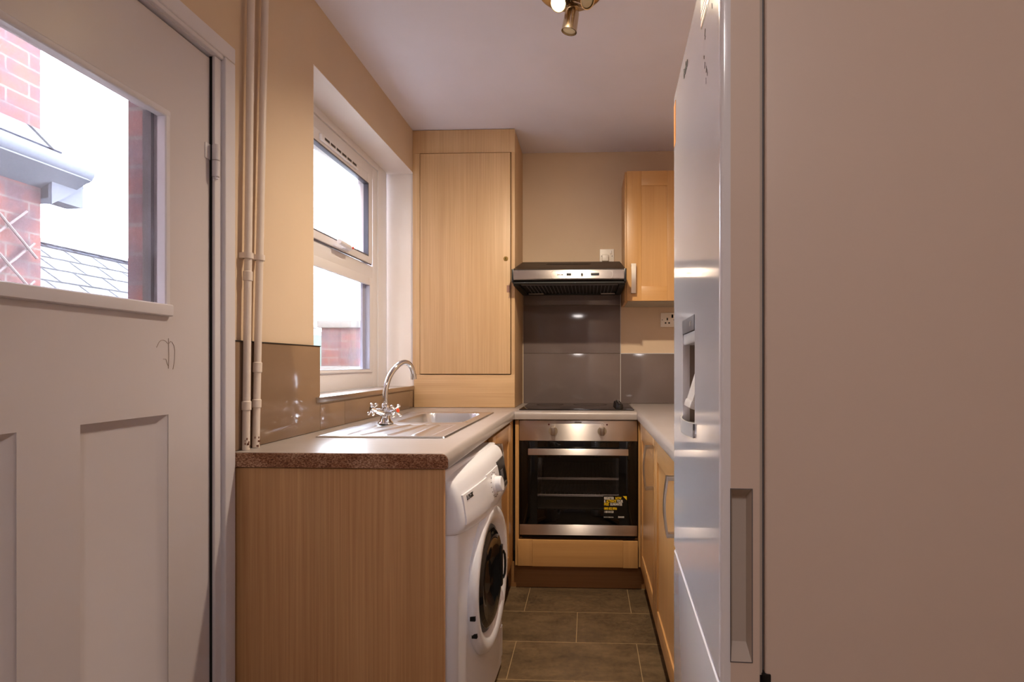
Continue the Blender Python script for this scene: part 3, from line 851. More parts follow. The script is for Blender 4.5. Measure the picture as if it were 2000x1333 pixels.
# ================================================================== tall cupboard
def tall():
    t = thing('tall_cupboard', 'tall oak-effect cupboard standing on the worktop and reaching the ceiling', 'cupboard', (-0.69, 3.24, .904))
    x0, x1, yf = -0.948, -0.404, 3.062
    m = MB(); m.box(x1 - .018, x1, yf + .001, YF - .001, .9035, 2.424, .001); m.box(XL + .002, XL + .018, yf + .018, YF - .001, .9035, 2.424)
    build(m, 'side_panel', 'oak_cupboard', t)
    m = MB(); m.box(XL + .001, -0.9295, yf, yf + .016, 1.084, 2.300, .0008); m.box(-0.4235, x1 - .0005, yf, yf + .016, 1.084, 2.300, .0008)
    build(m, 'stile', 'oak_cupboard', t)
    build(MB().box(XL + .001, x1 - .0005, yf, yf + .016, 2.3005, 2.427, .0008), 'top_panel', 'oak_cupboard', t)
    build(MB().box(XL + .001 + .008, x1 - .0005, yf - .001, yf + .016, .9035, 1.0835, .0008), 'lower_panel', 'oak_cupboard_cross', t)
    build(MB().box(-0.929, -0.424, yf + .014, yf + .02, 1.085, 2.30), 'door_gap', 'black_gap', t)
    d = build(MB().box(-0.9255, -0.4275, yf - .008, yf + .0135, 1.0875, 2.2955, .001), 'door', 'oak_cupboard', t)
    m = MB(); m.cyl((-0.452, yf - .011, 1.716), (-0.452, yf - .007, 1.716), .0125).cyl((-0.452, yf - .013, 1.716), (-0.452, yf - .010, 1.716), .0088)
    lk = build(m, 'lock', 'brass', d)
    build(MB().box(-0.4535, -0.4505, yf - .0135, yf - .0128, 1.710, 1.722), 'keyhole', 'black_gap', lk)
    build(MB().box(-0.447, -0.4275, yf - .0088, yf - .0079, 1.532, 1.571), 'tape_remnant', 'tape_brown', d)
    m = MB()
    for k in range(6):
        m.box(-.441 + random.random() * .012, -.436 + random.random() * .01, yf - .0083, yf - .0078, 1.500 + k * .003, 1.5012 + k * .003)
    build(m, 'scratch_mark', 'adhesive_mark', d)
tall()

# ================================================================== wall cupboard
wc = thing('wall_cupboard', 'maple framed wall cupboard to the right of the cooker hood', 'cupboard', (0.4, 3.27, 1.45))
m = MB(); m.box(0.199, 0.215, 3.130, YF - .001, 1.487, 2.205, .001); m.box(0.52, 0.536, 3.130, YF - .001, 1.487, 2.205)
m.box(0.215, 0.52, 3.130, YF - .001, 2.189, 2.205); m.box(0.215, 0.52, 3.42, YF - .001, 1.503, 2.189)
build(m, 'carcass', 'maple', wc)
build(MB().box(0.2155, 0.5195, 3.130, YF - .001, 1.486, 1.503), 'bottom_panel', 'panel_grey', wc)
d = shaker(wc, 3.109, -1, 0.209, 0.510, 1.489, 2.203, 'Y', ('maple', 'maple_cross'), .080, .080)
bow_handle(d, (0.244, 3.109, 0), 'Y', (0, -1, 0), 1.528, 1.690, 'satin_metal', .0135, .026)

# ================================================================== sockets
def socket(x0, z0, w, label, double):
    t = thing('wall_socket', label, 'socket', (x0 + w / 2, YF, z0))
    h = .086; yf = YF - .0105
    build(MB().box(x0, x0 + w, yf, YF - .0005, z0, z0 + h, .003, 3), 'faceplate', 'socket_plastic', t)
    n = 2 if double else 1
    for k in range(n):
        cx = x0 + (w / 2 if n == 1 else (.040 if k == 0 else w - .046)); cz = z0 + .034
        m = MB(); m.box(cx - .0042, cx + .0042, yf - .0006, yf + .001, cz + .006, cz + .021, .001)
        m.box(cx - .0155, cx - .0055, yf - .0006, yf + .001, cz - .014, cz - .0055, .001); m.box(cx + .0055, cx + .0155, yf - .0006, yf + .001, cz - .014, cz - .0055, .001)
        if double: build(m, 'pin_holes', 'black_gap', t)
        sx = cx + (.030 if k == 0 else -.030) if double else x0 + w - .020
        build(MB().box(sx - .005, sx + .005, yf - .004, yf + .001, z0 + .055, z0 + .075, .001), 'switch', 'black_plastic' if double else 'white_plastic', t)
    for x in ((x0 + .012, x0 + w - .012) if n == 1 else (x0 + .010, x0 + w / 2 + .006, x0 + w - .010)):
        build(MB().cyl((x, yf - .0006, z0 + h / 2), (x, yf + .001, z0 + h / 2), .003, n=12), 'screw', 'grey_plastic', t)
    return t
socket(0.066, 1.753, .087, 'single white socket on the cream wall just above the cooker hood', False)
socket(0.433, 1.365, .146, 'white socket with black switch under the wall cupboard', True)
pg = MB(); pg.box(0.079, 0.119, YF - .042, YF - .0115, 1.760, 1.800, .006, 3)
solo(pg, 'plug', 'socket_plastic', 'white plug pushed into the socket above the cooker hood', 'plug')

# ================================================================== sink and tap
def sink():
    t = thing('sink', 'stainless steel inset sink with ribbed drainer and bowl', 'sink', (-0.67, 2.26, .902))
    x0, x1, y0, y1 = -0.885, -0.461, 1.787, 2.725
    NX, NY = 110, 230
    bx0, bx1, by0, by1 = -0.785, -0.508, 2.238, 2.668
    def sd(x, y, cx, cy, hx, hy, r):
        qx = abs(x - cx) - hx + r; qy = abs(y - cy) - hy + r
        return math.hypot(max(qx, 0), max(qy, 0)) + min(max(qx, qy), 0) - r
    def hgt(x, y):
        e = min(x - x0, x1 - x, y - y0, y1 - y)
        z = .9075 if e > .004 else .9030 + .0045 * math.sqrt(max(0, e / .004))
        if e > .010: z = .9060
        d = sd(x, y, (bx0 + bx1) / 2, (by0 + by1) / 2, (bx1 - bx0) / 2, (by1 - by0) / 2, .06)
        if d < 0:
            k = min(1, -d / .028); z = .906 - .140 * (k * k * (3 - 2 * k)) ** .8 - .006 * min(1, max(0, -d - .028) / .1)
        # drainer tray with fan of ribs
        dd = sd(x, y, -0.664, 2.005, .150, .185, .03)
        if d > .004 and dd < 0:
            dep = min(1, -dd / .012)
            z -= .0040 * dep
            # ribs fan out from the bowl
            ax, ay = -0.60, 2.62
            ang = math.atan2(x - ax, ay - y)
            rr = math.hypot(x - ax, y - ay)
            w = math.sin(ang * 52)
            if dd < -.014 : z += .0048 * max(0, w) ** 3 * min(1, (-dd - .014) / .01)
        return z
    bm = bmesh.new(); g = []
    for i in range(NX + 1):
        row = []
        for j in range(NY + 1):
            x = x0 + (x1 - x0) * i / NX; y = y0 + (y1 - y0) * j / NY
            row.append(bm.verts.new((x, y, hgt(x, y))))
        g.append(row)
    for i in range(NX):
        for j in range(NY): bm.faces.new((g[i][j], g[i + 1][j], g[i + 1][j + 1], g[i][j + 1]))
    m = MB(); m.bm.free(); m.bm = bm
    o = build(m, 'basin', 'sink_steel', t)
    for p in o.data.polygons: p.use_smooth = True
    m = MB(); m.lathe([(0, .7585), (.030, .7585), (.034, .7620), (.040, .7635), (.040, .7605), (0, .7575)], 28, Matrix.Translation((-0.647, 2.44, .0)))
    build(m, 'drain', 'chrome', t)
    m = MB(); m.box(-0.498, -0.490, 2.18, 2.235, .9062, .9072, .0004)
    m = MB(); m.cyl((-0.50, 2.25, .903), (-0.50, 2.25, .9072), .013); build(m, 'overflow_plug', 'chrome', t)
sink()

def tap():
    bx, by, bz = -0.800, 2.185, .9062
    t = thing('tap', 'chrome swan-neck mixer tap with cross handles behind the sink', 'tap', (bx, by, bz))
    m = MB(); m.lathe([(0, 0), (.030, 0), (.030, .004), (.022, .012), (.016, .03), (.0145, .045), (.017, .05), (.0185, .062), (.016, .074), (.012, .08), (0, .08)], 28, Matrix.Translation((bx, by, bz)))
    build(m, 'base', 'chrome', t)
    d = V((.10, .185, 0)).normalized()
    P = [(0, .07), (-.002, .11), (.004, .150), (.022, .19), (.052, .222), (.082, .240), (.108, .243), (.128, .234), (.142, .214), (.147, .190)]
    pts = [V((bx, by, bz)) + d * a + V((0, 0, b)) for a, b in P]
    m = MB(); m.tube(pts, .0105, 18, 2); sp = build(m, 'spout', 'chrome', t)
    a = pts[-1] + V((0, 0, .004)); b = a + d * .003 + V((0, 0, -.022))
    build(MB().cyl(a, b, .0125), 'aerator', 'chrome', sp)
    # two side valves with cross heads
    for s, out in ((1, V((.9, -.42, .22))), (-1, V((-.55, -.62, .30)))):
        out = out.normalized()
        c = V((bx, by, bz + .040))
        e = c + out * .058
        m = MB(); m.cyl(c + out * .008, c + out * .040, .0125, .0105); m.cyl(c + out * .038, e, .0075)
        hd = build(m, 'valve', 'chrome', t)
        u = out.orthogonal().normalized(); w = out.cross(u)
        m = MB(); m.cyl(e - out * .006, e + out * .008, .0115)
        for q in (u, -u, w, -w):
            m.cyl(e, e + q * .024, .0042, .0050, n=12); m.ball(e + q * .026, .0066)
        ch = build(m, 'cross_handle', 'chrome', hd)
        build(MB().cyl(e + out * .0078, e + out * .0098, .0075), 'indicator_cap', 'red_mark' if s == 1 else 'chrome', ch)
tap()

# ================================================================== pipes
def pipe(bot, top, label, coup, clip):
    t = thing('pipe', label, 'pipe', bot, 0, 'white painted pipes on the left wall')
    b, u = V(bot), V(top)
    at = lambda z: b + (u - b) * ((z - b.z) / (u.z - b.z))
    m = MB(); m.cyl(b, u, .0098, n=24); build(m, 'tube', 'pipe_paint', t)
    for z0, z1 in coup:
        m = MB(); m.tube([at(z0), at(z0 + .002), at(z1 - .002), at(z1)], [.0105, .0122, .0122, .0105], 24)
        build(m, 'coupling', 'pipe_paint', t)
    c = at(clip)
    m = MB(); m.box(XL + .0005, c.x + .003, c.y - .013, c.y + .013, clip - .008, clip + .008, .002)
    m.cyl((c.x, c.y, clip - .008), (c.x, c.y, clip + .008), .0136)
    if coup[0][0] < 1.0: m.box(XL + .0005, XL + .010, c.y - .034, c.y - .01, clip - .007, clip + .007, .002)
    build(m, 'clip', 'pipe_paint', t)
    m = MB(); random.seed(int(bot[1] * 1000))
    for k in range(9):
        a = random.uniform(-1.4, .6); z = bot[2] + .004 + random.random() * .03
        q = V((b.x + .0096 * math.cos(a), b.y + .0096 * math.sin(a), z))
        m.ball(q, .0028 * random.uniform(.5, 1.1), (.5, 1, 1.5))
    build(m, 'rust_spot', 'rust_brown', t)
pipe((-0.9500, 1.522, .9025), (-0.9500, 1.550, H - .002), 'white painted pipe on the left wall, closer to the door frame', [(1.012, 1.038), (1.372, 1.40)], 1.443)
pipe((-0.9500, 1.568, .9025), (-0.9500, 1.622, H - .002), 'white painted pipe on the left wall, closer to the window', [(1.015, 1.040), (1.116, 1.146)], 1.448)

# ================================================================== washing machine
def washer():
    rz = math.radians(-4.2)
    t = thing('washing_machine', 'white front-loading washing machine under the worktop', 'washing machine', (-0.371, 1.542, 0), rz)
    # local frame: x = 0 is the front face, y runs along the front (0 .. .597), z up
    W, D, HH = .597, .50, .842
    def b(m, name, mat, par=None): return build(m, name, mat, par or t, local=True)
    # body with rounded vertical corners and a gently bowed front
    bm = bmesh.new(); N = 90
    def outline(z, top=0.0):
        pts = []
        r = .034
        for k in range(N + 1):
            y = W * k / N
            x = .010 * math.sin(PI * y / W) - top
            e = min(y, W - y)
            if e < r: x -= r - math.sqrt(max(0, r * r - (r - e) ** 2))
            pts.append((x, y))
        return [(-D, W)] + [(-D, 0)] + pts
    levels = [(.012, .006), (.02, .0), (.66, 0), (.69, .0)]
    rings = []
    for z, tp in levels:
        rings.append([bm.verts.new((x - tp if i > 1 else x, y, z)) for i, (x, y) in enumerate(outline(z))])
    n = len(rings[0])
    for a, c in zip(rings, rings[1:]):
        for i in range(n): bm.faces.new((a[i], a[(i + 1) % n], c[(i + 1) % n], c[i]))
    bm.faces.new(rings[0][::-1]); bm.faces.new(rings[-1])
    m = MB(); m.add(bm)
    m.box(-D, -.04, .0, W, .688, .812)
    b(m, 'body', 'appliance_white')
    b(MB().box(-D - .002, -.030, -.001, W + .001, .812, HH, .008, 3), 'lid', 'appliance_white')
    for (x, y) in ((-.06, .05), (-.06, W - .05), (-D + .05, .05), (-D + .05, W - .05)):
        b(MB().cyl((x, y, 0.001), (x, y, .014), .018), 'foot', 'black_plastic')
    # control fascia: bulging band
    bm = bmesh.new(); rings = []
    prof = [(0.000, .664), (.012, .668), (.020, .682), (.021, .70), (.012, .76), (.000, .812), (-.014, .832), (-.034, .838)]
    for _ in range(2):
        q = [prof[0]]
        for a, c in zip(prof, prof[1:]): q += [(a[0] * .75 + c[0] * .25, a[1] * .75 + c[1] * .25), (a[0] * .25 + c[0] * .75, a[1] * .25 + c[1] * .75)]
        q.append(prof[-1]); prof = q
    for k in range(N + 1):
        y = W * k / N
        e = min(y, W - y); r = .030
        cut = (r - math.sqrt(max(0, r * r - (r - e) ** 2))) if e < r else 0
        sag = .022 * (1 - (2 * y / W - 1) ** 2)
        row = []
        for q, (x, z) in enumerate(prof):
            f = 1 - q / (len(prof) - 1)
            zz = z - sag * max(0, 1 - (z - .664) / .05) - .020 * (1 - y / W) ** 2 * min(1, max(0, (z - .74) / .07))
            row.append(bm.verts.new((x - cut + .012 * math.sin(PI * y / W), y, zz)))
        row.append(bm.verts.new((-.05, y, .836 - .02 * (1 - y / W) ** 2))); row.append(bm.verts.new((-.05, y, .664)))
        rings.append(row)
    n = len(rings[0])
    for a, c in zip(rings, rings[1:]):
        for i in range(n): bm.faces.new((a[i], a[(i + 1) % n], c[(i + 1) % n], c[i]))
    bm.faces.new(rings[0]); bm.faces.new(rings[-1][::-1])
    m = MB(); m.add(bm); fas = b(m, 'control_fascia', 'appliance_white')
    # surface point of the fascia
    def fx(y, z):
        xs = [(.682, .020), (.70, .021), (.76, .012), (.812, .0)]
        z = max(.682, min(.812, z))
        for (za, xa), (zb, xb) in zip(xs, xs[1:]):
            if za <= z <= zb: x = xa + (xb - xa) * (z - za) / (zb - za)
        e = min(y, W - y); r = .030
        cut = (r - math.sqrt(max(0, r * r - (r - e) ** 2))) if e < r else 0
        return x - cut + .012 * math.sin(PI * y / W)
    def patch(y0, y1, z0f, z1f, off, name, mat, par, ny=12, nz=6):
        bm = bmesh.new(); F = []; Bk = []
        for i in range(ny + 1):
            y = y0 + (y1 - y0) * i / ny; ra = []; rb = []
            za, zb = z0f(y), z1f(y)
            for j in range(nz + 1):
                z = za + (zb - za) * j / nz
                ra.append(bm.verts.new((fx(y, z) + off, y, z))); rb.append(bm.verts.new((fx(y, z) - .004, y, z)))
            F.append(ra); Bk.append(rb)
        for i in range(ny):
            for j in range(nz):
                bm.faces.new((F[i][j], F[i + 1][j], F[i + 1][j + 1], F[i][j + 1]))
            bm.faces.new((F[i][0], Bk[i][0], Bk[i + 1][0], F[i + 1][0])); bm.faces.new((F[i][nz], F[i + 1][nz], Bk[i + 1][nz], Bk[i][nz]))
        for j in range(nz):
            bm.faces.new((F[0][j], F[0][j + 1], Bk[0][j + 1], Bk[0][j])); bm.faces.new((F[ny][j], Bk[ny][j], Bk[ny][j + 1], F[ny][j + 1]))
        m = MB(); m.add(bm); return b(m, name, mat, par)
    top = lambda y: .782 + .012 * y / W
    bot = lambda y: .690 - .012 * math.sin(PI * y / W)
    dr = patch(.030, .265, bot, lambda y: top(y) - .012, .0035, 'detergent_drawer', 'appliance_white', t)
    patch(.2665, .430, lambda y: bot(y) + .012, lambda y: top(y) - .006, .0025, 'dial_panel', 'appliance_white', t)
    patch(.432, .560, lambda y: bot(y) + .022, lambda y: top(y) + .004, .0025, 'display_panel', 'black_plastic', t)
    patch(.455, .495, lambda y: .730, lambda y: .760, .0045, 'display_window', 'grey_plastic', t, 4, 2)
    patch(.470, .535, lambda y: .700, lambda y: .712, .0075, 'start_button', 'satin_metal', t, 4, 2)
    # dial
    c = V((fx(.345, .735), .345, .735)); nrm = V((1, 0, .16)).normalized()
    q = V((0, 0, 1)).rotation_difference(nrm).to_matrix().to_4x4()
    m = MB(); m.lathe([(0, 0), (.034, 0), (.033, .006), (.027, .010), (.026, .026), (.023, .029), (0, .029)], 28, Matrix.Translation(c) @ q)
    b(m, 'dial', 'appliance_white', t)
    # programme marks round the dial
    m = MB()
    for k in range(16):
        A = 2 * PI * k / 16
        y = .345 + .046 * math.cos(A); z = .735 + .040 * math.sin(A)
        if z < .69: continue
        x = fx(y, z) + .0028
        m.box(x - .0004, x + .0004, y - .005, y + .005, z - .0014, z + .0014)
    b(m, 'programme_marks', 'ink_grey', t)
    # lettering on the drawer
    y = .052; z = .752; o = V((fx(y, z) + .0046, y, z))
    text_part('LOGIK', 'lettering', 'ink_black', dr, .020, (o.x, o.y, o.z), (.052, 1, 0), (-.16, 0, 1), .0006, 'LEFT', .95, .0001, local=True)
    # porthole door
    cy, cz = .325, .432
    T = Matrix.Translation((.004, cy, cz)) @ Matrix.Rotation(PI / 2, 4, 'Y')
    S = Matrix.Diagonal((1.06, .98, 1, 1))
    m = MB()
    m.lathe([(.222, .0), (.224, .010), (.220, .022), (.212, .028), (.200, .029), (.184, .026), (.165, .014), (.158, .0)], 64, T @ S)
    # drop the end caps the lathe adds
    bmesh.ops.delete(m.bm, geom=[f for f in m.bm.faces if len(f.verts) > 8], context='FACES')
    dd = b(m, 'door', 'appliance_white')
    m = MB(); m.lathe([(.164, .004), (.160, .012), (.152, .016), (.146, .008)], 56, T @ S)
    bmesh.ops.delete(m.bm, geom=[f for f in m.bm.faces if len(f.verts) > 8], context='FACES')
    b(m, 'door_seal', 'rubber_grey', dd)
    m = MB(); m.lathe([(.154, .008), (.150, .018), (.136, .026), (.10, .022), (.05, .008), (0, .002)], 56, T @ S)
    b(m, 'door_glass', 'washer_glass', dd)
    h = MB(); h.tube([(.024, cy + .118, cz + .048), (.038, cy + .130, cz + .044), (.041, cy + .132, cz), (.038, cy + .130, cz - .048), (.024, cy + .118, cz - .054)], .0042, 10, 1)
    h.box(.024, .034, cy + .108, cy + .128, cz - .075, cz + .07, .003)
    b(h, 'door_handle', 'black_plastic', dd)
    # hinge slots on the near side of the door ring
    for z in (cz - .045, cz - .105):
        yy = cy - math.sqrt(max(0, 1 - ((z - cz) / (.2235 * 1.06)) ** 2)) * .2235 * .98
        b(MB().box(.012, .028, yy - .0012, yy + .01, z - .007, z + .007), 'hinge_slot', 'black_gap', dd)
    # seam of the top and the filter flap
    b(MB().box(-.013, -.004, .0165, .030, .655, .657), 'seam_mark', 'ink_grey')
    b(MB().box(.000, .0045, .46, .57, .045, .16, .004, 3), 'filter_flap', 'appliance_white')
washer()

# ================================================================== fridge freezer
def fridge():
    t = thing('fridge_freezer', 'tall white fridge freezer with water dispenser standing close by on the right', 'fridge freezer', (0.181, 0.785, 0), math.radians(-2.5))
    # local: y = 0 near side .. .60 far side, x = 0 door front, x grows to the back
    W, HT = .60, 1.785
    def b(m, name, mat, par=None): return build(m, name, mat, par or t, local=True)
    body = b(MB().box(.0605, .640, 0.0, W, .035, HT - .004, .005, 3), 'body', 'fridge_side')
    for (x, y) in ((.10, .05), (.10, W - .05), (.60, .05), (.60, W - .05)):
        b(MB().cyl((x, y, .001), (x, y, .036), .02), 'foot', 'black_plastic')
    # gasket
    b(MB().box(.0530, .0575, .003, W - .003, .712, HT - .012, .0015).box(.0530, .0575, .003, W - .003, .06, .682, .0015), 'door_seal', 'gasket_white')
    b(MB().box(.0575, .0605, .010, W - .010, .05, HT - .012), 'seal_gap', 'grey_plastic')
    # upper door: recess for handle on near edge, dispenser on the front
    z0, z1 = .702, HT
    ra, rb, rz0, rz1 = .0145, .0425, .731, .968     # handle recess in x and z on the y=0 edge
    da, db, dz0, dz1 = .245, .418, 1.012, 1.230    # dispenser opening in y and z
    m = MB(); bev = .004
    # front skin with dispenser hole (grid of slabs), near edge with recess hole
    # front slab x 0..0.014 split round the opening
    def slab(y0_, y1_, za, zb): m.box(0.0, .014, y0_, y1_, za, zb)
    # rounded vertical front corners via prism
    r = .006
    def vert_prism(y_in, y_edge, za, zb, x_back):
        s = -1 if y_edge < y_in else 1
        pts = [(x_back, y_edge)]
        pts = [(x_back, y_in), (x_back, y_edge)]
        for k in range(6):
            a = PI / 2 * k / 5
            pts.append((r - r * math.sin(a), y_edge - s * r + s * r * math.cos(a)))
        pts.append((0, y_in))
        m.prism(pts, 'Z', za, zb)
    vert_prism(.012, 0, z0, z1, .014); vert_prism(W - .012, W, z0, z1, .014)
    slab(.012, da, z0, z1); slab(db, W - .012, z0, z1); slab(da, db, z0, dz0); slab(da, db, dz1, z1)
    # rear mass of the door, leaving the dispenser pocket and the handle pocket
    X0, X1 = .014, .053
    m.box(X0, X1, .020, da, z0, z1); m.box(X0, X1, db, W, z0, z1); m.box(X0, X1, da, db, z0, dz0); m.box(X0, X1, da, db, dz1, z1)
    m.box(.050, X1, da, db, dz0, dz1)
    # near edge layer y 0..0.02 with pocket
    dr = b(m, 'fridge_door', 'fridge_white')
    m = MB()
    m.box(X0, X1, 0, .020, z0, rz0); m.box(X0, X1, 0, .020, rz1, z1)
    m.box(rb, X1, 0, .020, rz0, rz1); m.box(X0, ra, 0, .020, rz0, rz1)
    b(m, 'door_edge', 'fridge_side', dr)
    # handle recess liner: hollow scoop
    bm = bmesh.new()
    o = [(ra, rz0), (rb, rz0), (rb, rz1), (ra, rz1)]; i = [(ra + .005, rz0 + .02), (rb - .004, rz0 + .02), (rb - .004, rz1 - .012), (ra + .005, rz1 - .012)]
    A = [bm.verts.new((p[0], 0, p[1])) for p in o]; B = [bm.verts.new((p[0], .017, p[1])) for p in i]
    for k in range(4): bm.faces.new((A[k], A[(k + 1) % 4], B[(k + 1) % 4], B[k]))
    bm.faces.new(B); mm = MB(); mm.add(bm)
    hr = b(mm, 'handle_recess', 'gasket_white', dr)
    mm = MB()
    for a in ((ra - .0012, ra, rz0, rz1), (rb, rb + .0012, rz0, rz1), (ra - .0012, rb + .0012, rz0 - .0012, rz0), (ra - .0012, rb + .0012, rz1, rz1 + .0012)):
        mm.box(a[0], a[1], -.0006, .001, a[2], a[3])
    b(mm, 'recess_edge', 'ink_grey', hr)
    # dispenser
    dp = b(MB().box(.0485, .0500, da, db, dz0, dz1 - .02).box(.0142, .0485, db - .0015, db - .0002, dz0, dz1).box(.0142, .0485, da + .0002, da + .0015, dz0, dz1), 'dispenser', 'recess_taupe', dr)
    b(MB().box(-.0015, .03, da + .001, db + .001, dz1 - .027, dz1 + .001, .001), 'dispenser_display', 'grey_plastic', dp)
    text_part('MT', 'lettering', 'pale_grey', dp, .014, (-.0018, da + .055, dz1 - .018), (0, -1, 0), (0, 0, 1), .0003, 'LEFT', 1, .0003, local=True)
    b(MB().box(.001, .04, da + .002, db - .002, dz1 - .050, dz1 - .0275, .003), 'nozzle_cover', 'pale_grey', dp)
    mm = MB(); mm.box(-.004, .045, da + .0, db + .0, dz0 - .004, dz0 + .008, .003)
    bm = bmesh.new(); A = []; B = []
    for k in range(13):
        y = da + (db - da) * k / 12; x = -.003 - .010 * math.sin(PI * k / 12)
        A.append(bm.verts.new((x, y, dz0 - .006))); B.append(bm.verts.new((x, y, dz0 + .020)))
    A2 = [bm.verts.new((v.co.x + .003, v.co.y, v.co.z)) for v in A]; B2 = [bm.verts.new((v.co.x + .003, v.co.y, v.co.z)) for v in B]
    for k in range(12):
        bm.faces.new((A[k], A[k + 1], B[k + 1], B[k])); bm.faces.new((A2[k], B2[k], B2[k + 1], A2[k + 1]))
        bm.faces.new((B[k], B[k + 1], B2[k + 1], B2[k])); bm.faces.new((A[k], A2[k], A2[k + 1], A[k + 1]))
    mm.add(bm); b(mm, 'drip_tray', 'pale_grey', dp)
    mat = Matrix.Translation((.018, da + .075, dz1 - .115)) @ Matrix.Rotation(math.radians(17), 4, 'Y')
    b(MB().box(-.004, .004, -.040, .040, -.050, .060, .003, 2, mat).box(-.006, .010, -.042, .042, -.062, -.046, .004, 2, mat), 'dispenser_lever', 'white_plastic', dp)
    # freezer door
    mm = MB(); mm.box(0.0, .053, 0.0, W, .06, .690, .006, 3)
    fd = b(mm, 'freezer_door', 'fridge_white')
    b(MB().box(.056, .068, -.002, .016, .676, .716, .002), 'hinge_cover', 'black_plastic', body)
    # logo mark and stickers on the upper door
    text_part('beko', 'lettering', 'ink_black', dr, .030, (-.0006, .402, 1.735), (0, -1, 0), (0, 0, 1), .0003, 'LEFT', 1.0, .0, local=True)
    st = b(MB().box(-.0006, .0002, .035, .166, 1.70, 1.775), 'energy_sticker', 'sticker_white', dr)
    mm = MB(); mm.box(-.0010, -.0005, .10, .166, 1.735, 1.775); b(mm, 'sticker_band', 'sticker_orange', st)
    mm = MB()
    for k in range(3): mm.prism([(.166, 1.702 + k * .012), (.166, 1.709 + k * .012), (.115, 1.709 + k * .012), (.108, 1.7055 + k * .012), (.115, 1.702 + k * .012)], 'X', -.0012, -.0006)
    b(mm, 'sticker_arrow', 'sticker_red', st)
    random.seed(9)
    for (y, z) in ((.13, 1.675), (.127, 1.666), (.065, 1.675), (.138, 1.64), (.132, 1.622), (.115, 1.608), (.108, 1.598), (.118, 1.59)):
        mm = MB(); mm.tube([(-.0003, y + random.uniform(-.004, .004), z + random.uniform(-.006, .006)) for _ in range(4)], .00035, 5, 1)
        b(mm, 'pen_mark', 'ink_grey', dr)
    b(MB().box(-.0008, .0002, .555, .592, 1.665, 1.765), 'side_label', 'sticker_orange', dr)
fridge()

# ================================================================== ceiling light
def ceil_light():
    t = thing('ceiling_light', 'brushed nickel ceiling spotlight with three heads, one lit', 'ceiling light', (-0.062, 1.905, H))
    cx, cy = -0.062, 1.925
    m = MB(); m.lathe([(0, -.030), (.05, -.0298), (.095, -.026), (.108, -.019), (.111, -.012), (.111, -.001), (0, -.001)], 48, Matrix.Translation((cx, cy, H)))
    build(m, 'ceiling_plate', 'lamp_nickel', t)
    m = MB(); m.cyl((cx, cy, H - .062), (cx, cy, H - .028), .018)
    build(m, 'hub', 'lamp_nickel', t)
    heads = [(V((-0.082, 1.905, H - .046)), V((-.20, -.62, -.62)), True), (V((-0.045, 1.905, H - .044)), V((.42, -.55, -.52)), False), (V((-0.054, 1.935, H - .062)), V((-.17, .02, -1.0)), False)]
    pos = None
    for p, d, lit in heads:
        d = d.normalized()
        q = V((0, 0, 1)).rotation_difference(d).to_matrix().to_4x4()
        m = MB(); m.lathe([(0, 0), (.014, 0), (.021, .008), (.0245, .022), (.0262, .078), (.0268, .084), (.0240, .084), (.022, .074), (0, .074)], 32, Matrix.Translation(p) @ q)
        m.cyl((cx, cy, H - .05), p + d * .006, .0055)
        h = build(m, 'spot_head', 'lamp_nickel', t)
        m = MB(); m.lathe([(0, .0745), (.0215, .0745), (.0215, .080), (.012, .0835), (0, .0845)], 28, Matrix.Translation(p) @ q)
        build(m, 'bulb', 'bulb_lit' if lit else 'lens_glass', h)
        if lit: pos = p + d * .11
    L = bpy.data.lights.new('spot_bulb_light', 'SPOT'); L.energy = 46; L.spot_size = math.radians(170); L.spot_blend = 1.0; L.color = (1.0, 0.83, 0.62); L.shadow_soft_size = .022
    o = bpy.data.objects.new('spot_bulb_light', L); COL.objects.link(o); o.location = pos
    o.rotation_euler = V((0, 0, -1)).rotation_difference(V((.10, .34, -1)).normalized()).to_euler()
    return pos
LP = ceil_light()

# second fitting of the room, behind the camera
def rear_light():
    t = thing('ceiling_light', 'round white ceiling light behind the camera, unseen in the photograph', 'ceiling light', (0.0, -0.75, H))
    m = MB(); m.lathe([(0, -.07), (.10, -.066), (.15, -.045), (.165, -.018), (.165, -.001), (0, -.001)], 40, Matrix.Translation((0, -.75, H)))
    t2 = NT('opal_lit'); e = t2.n('ShaderNodeEmission'); e.inputs[0].default_value = (1.0, .91, .87, 1); e.inputs[1].default_value = 16.0
    t2.l(e.outputs[0], t2.out.inputs[0]); M['opal_lit'] = t2.m
    build(m, 'opal_shade', 'opal_lit', t)
rear_light()

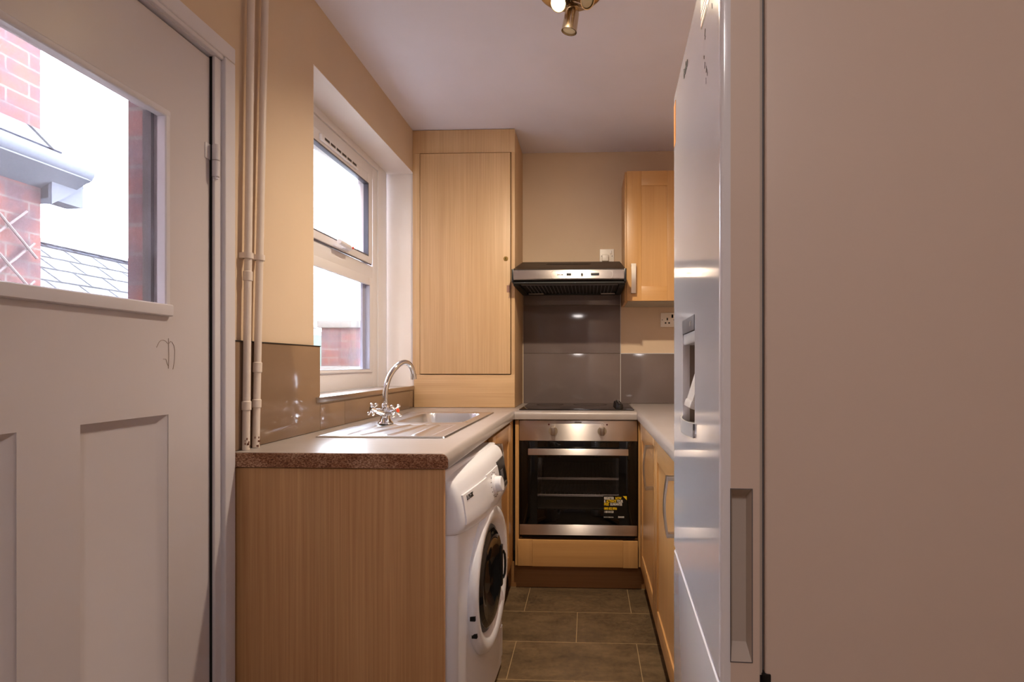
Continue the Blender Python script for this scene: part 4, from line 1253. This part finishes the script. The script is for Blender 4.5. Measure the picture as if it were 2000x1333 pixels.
# ================================================================== outside
def outside():
    struct(MB().box(-14, XO - .001, -8, 16, -.25, -.15), 'ground', 'yard_concrete', 'concrete yard outside')
    # neighbouring brick house
    h = thing('brick_house', 'red brick house wall seen through the door glass', 'house', (-3.4, 0, -.15))
    build(MB().box(-4.6, -2.8, -4.0, 2.76, -.15, 6.0), 'wall', 'brick_x', h)
    m = MB(); m.tube([(-2.72, -3.8, 2.20), (-2.72, 2.93, 2.17)], .055, 16)
    g = build(m, 'gutter', 'gutter_grey', h)
    m = MB(); m.prism([(-2.80, 2.04), (-2.66, 2.12), (-2.80, 2.22)], 'Y', -3.8, 2.90); m.box(-2.86, -2.76, 2.76, 2.96, 1.99, 2.12)
    m.prism([(2.76, 1.96), (2.95, 2.10), (2.76, 2.16)], 'X', -2.86, -2.74)
    build(m, 'soffit', 'gutter_grey', h)
    m = MB(); m.prism([(-2.80, 2.16), (-2.68, 2.22), (-2.80, 2.34)], 'Y', -3.8, 2.76)
    build(m, 'roof_edge', 'slate', h)
    # trellis
    t = thing('trellis', 'wooden diagonal trellis fixed to the brick house wall', 'trellis', (-2.78, 2.2, 1.0))
    m = MB(); c = math.cos(PI / 4)
    y0, y1, z0, z1 = 1.75, 2.72, .95, 1.90
    for k in range(-8, 9):
        for s in (1, -1):
            o = 2.2 + k * .19
            pts = []
            for q in range(0, 101):
                z = z0 + (z1 - z0) * q / 100; y = o + s * (z - (z0 + z1) / 2)
                if y0 <= y <= y1: pts.append((y, z))
            if len(pts) > 6:
                a, b_ = pts[0], pts[-1]
                m.tube([(-2.785 if s > 0 else -2.772, a[0], a[1]), (-2.785 if s > 0 else -2.772, b_[0], b_[1])], .006, 6)
    build(m, 'lattice', 'weathered_wood', t)
    # slate roofed outbuilding
    o = thing('outbuilding', 'low outbuilding with a grey slate roof seen through the door glass', 'outbuilding', (-5, 5, -.15))
    build(MB().box(-6.4, -4.05, 3.2, 8.2, -.15, 1.30), 'wall', 'brick_x', o)
    m = MB(); m.prism([(-3.75, 1.28), (-5.05, 2.20), (-5.05, 2.26), (-3.70, 1.32)], 'Y', 3.0, 8.6)
    build(m, 'roof', 'slate', o)
    m = MB(); m.prism([(-5.0, 2.26), (-5.1, 2.26), (-5.06, 2.31)], 'Y', 3.0, 8.6)
    build(m, 'ridge', 'gutter_grey', o)
    # garden wall seen through the kitchen window
    g = thing('garden_wall', 'short brick garden wall with stone coping seen through the window', 'wall', (-1.9, 5.1, -.15))
    build(MB().box(-2.42, -1.2, 5.0, 5.22, -.15, 1.47), 'brickwork', 'brick_y', g)
    build(MB().box(-2.45, -1.2, 4.97, 5.25, 1.47, 1.535, .008), 'coping', 'stone_coping', g)
    build(MB().box(-2.40, -1.2, 4.90, 5.0, -.15, 1.12, .004), 'ledge', 'stone_coping', g)
    solo(MB().box(-3.2, -2.46, 5.4, 5.46, -.15, 1.42), 'yard_gate', 'green_paint', 'green painted board beside the brick garden wall', 'gate')
outside()

# ================================================================== world, camera, colour
w = bpy.data.worlds.new('World'); bpy.context.scene.world = w; w.use_nodes = True
bg = w.node_tree.nodes['Background']; bg.inputs[0].default_value = (0.80, 0.88, 1.0, 1); bg.inputs[1].default_value = 13.0

sc = bpy.context.scene
cam = bpy.data.cameras.new('Camera'); co = bpy.data.objects.new('Camera', cam); COL.objects.link(co)
co.location = (0, 0, 1.14); co.rotation_euler = (math.radians(90), 0, math.radians(2.5))
cam.sensor_fit = 'HORIZONTAL'; cam.sensor_width = 36.0; cam.lens = 36.0 * 1100 / 2000
cam.shift_x = -102 / 2000.0; cam.shift_y = 45.5 / 2000.0
cam.clip_start = .02
sc.camera = co
sc.view_settings.view_transform = 'Standard'; sc.view_settings.look = 'None'
sc.view_settings.exposure = 1.2; sc.view_settings.gamma = 1.0
sc.view_settings.use_curve_mapping = False
sc.cycles.max_bounces = 10; sc.cycles.diffuse_bounces = 6; sc.cycles.transparent_max_bounces = 16
sc.cycles.sample_clamp_indirect = 6.0
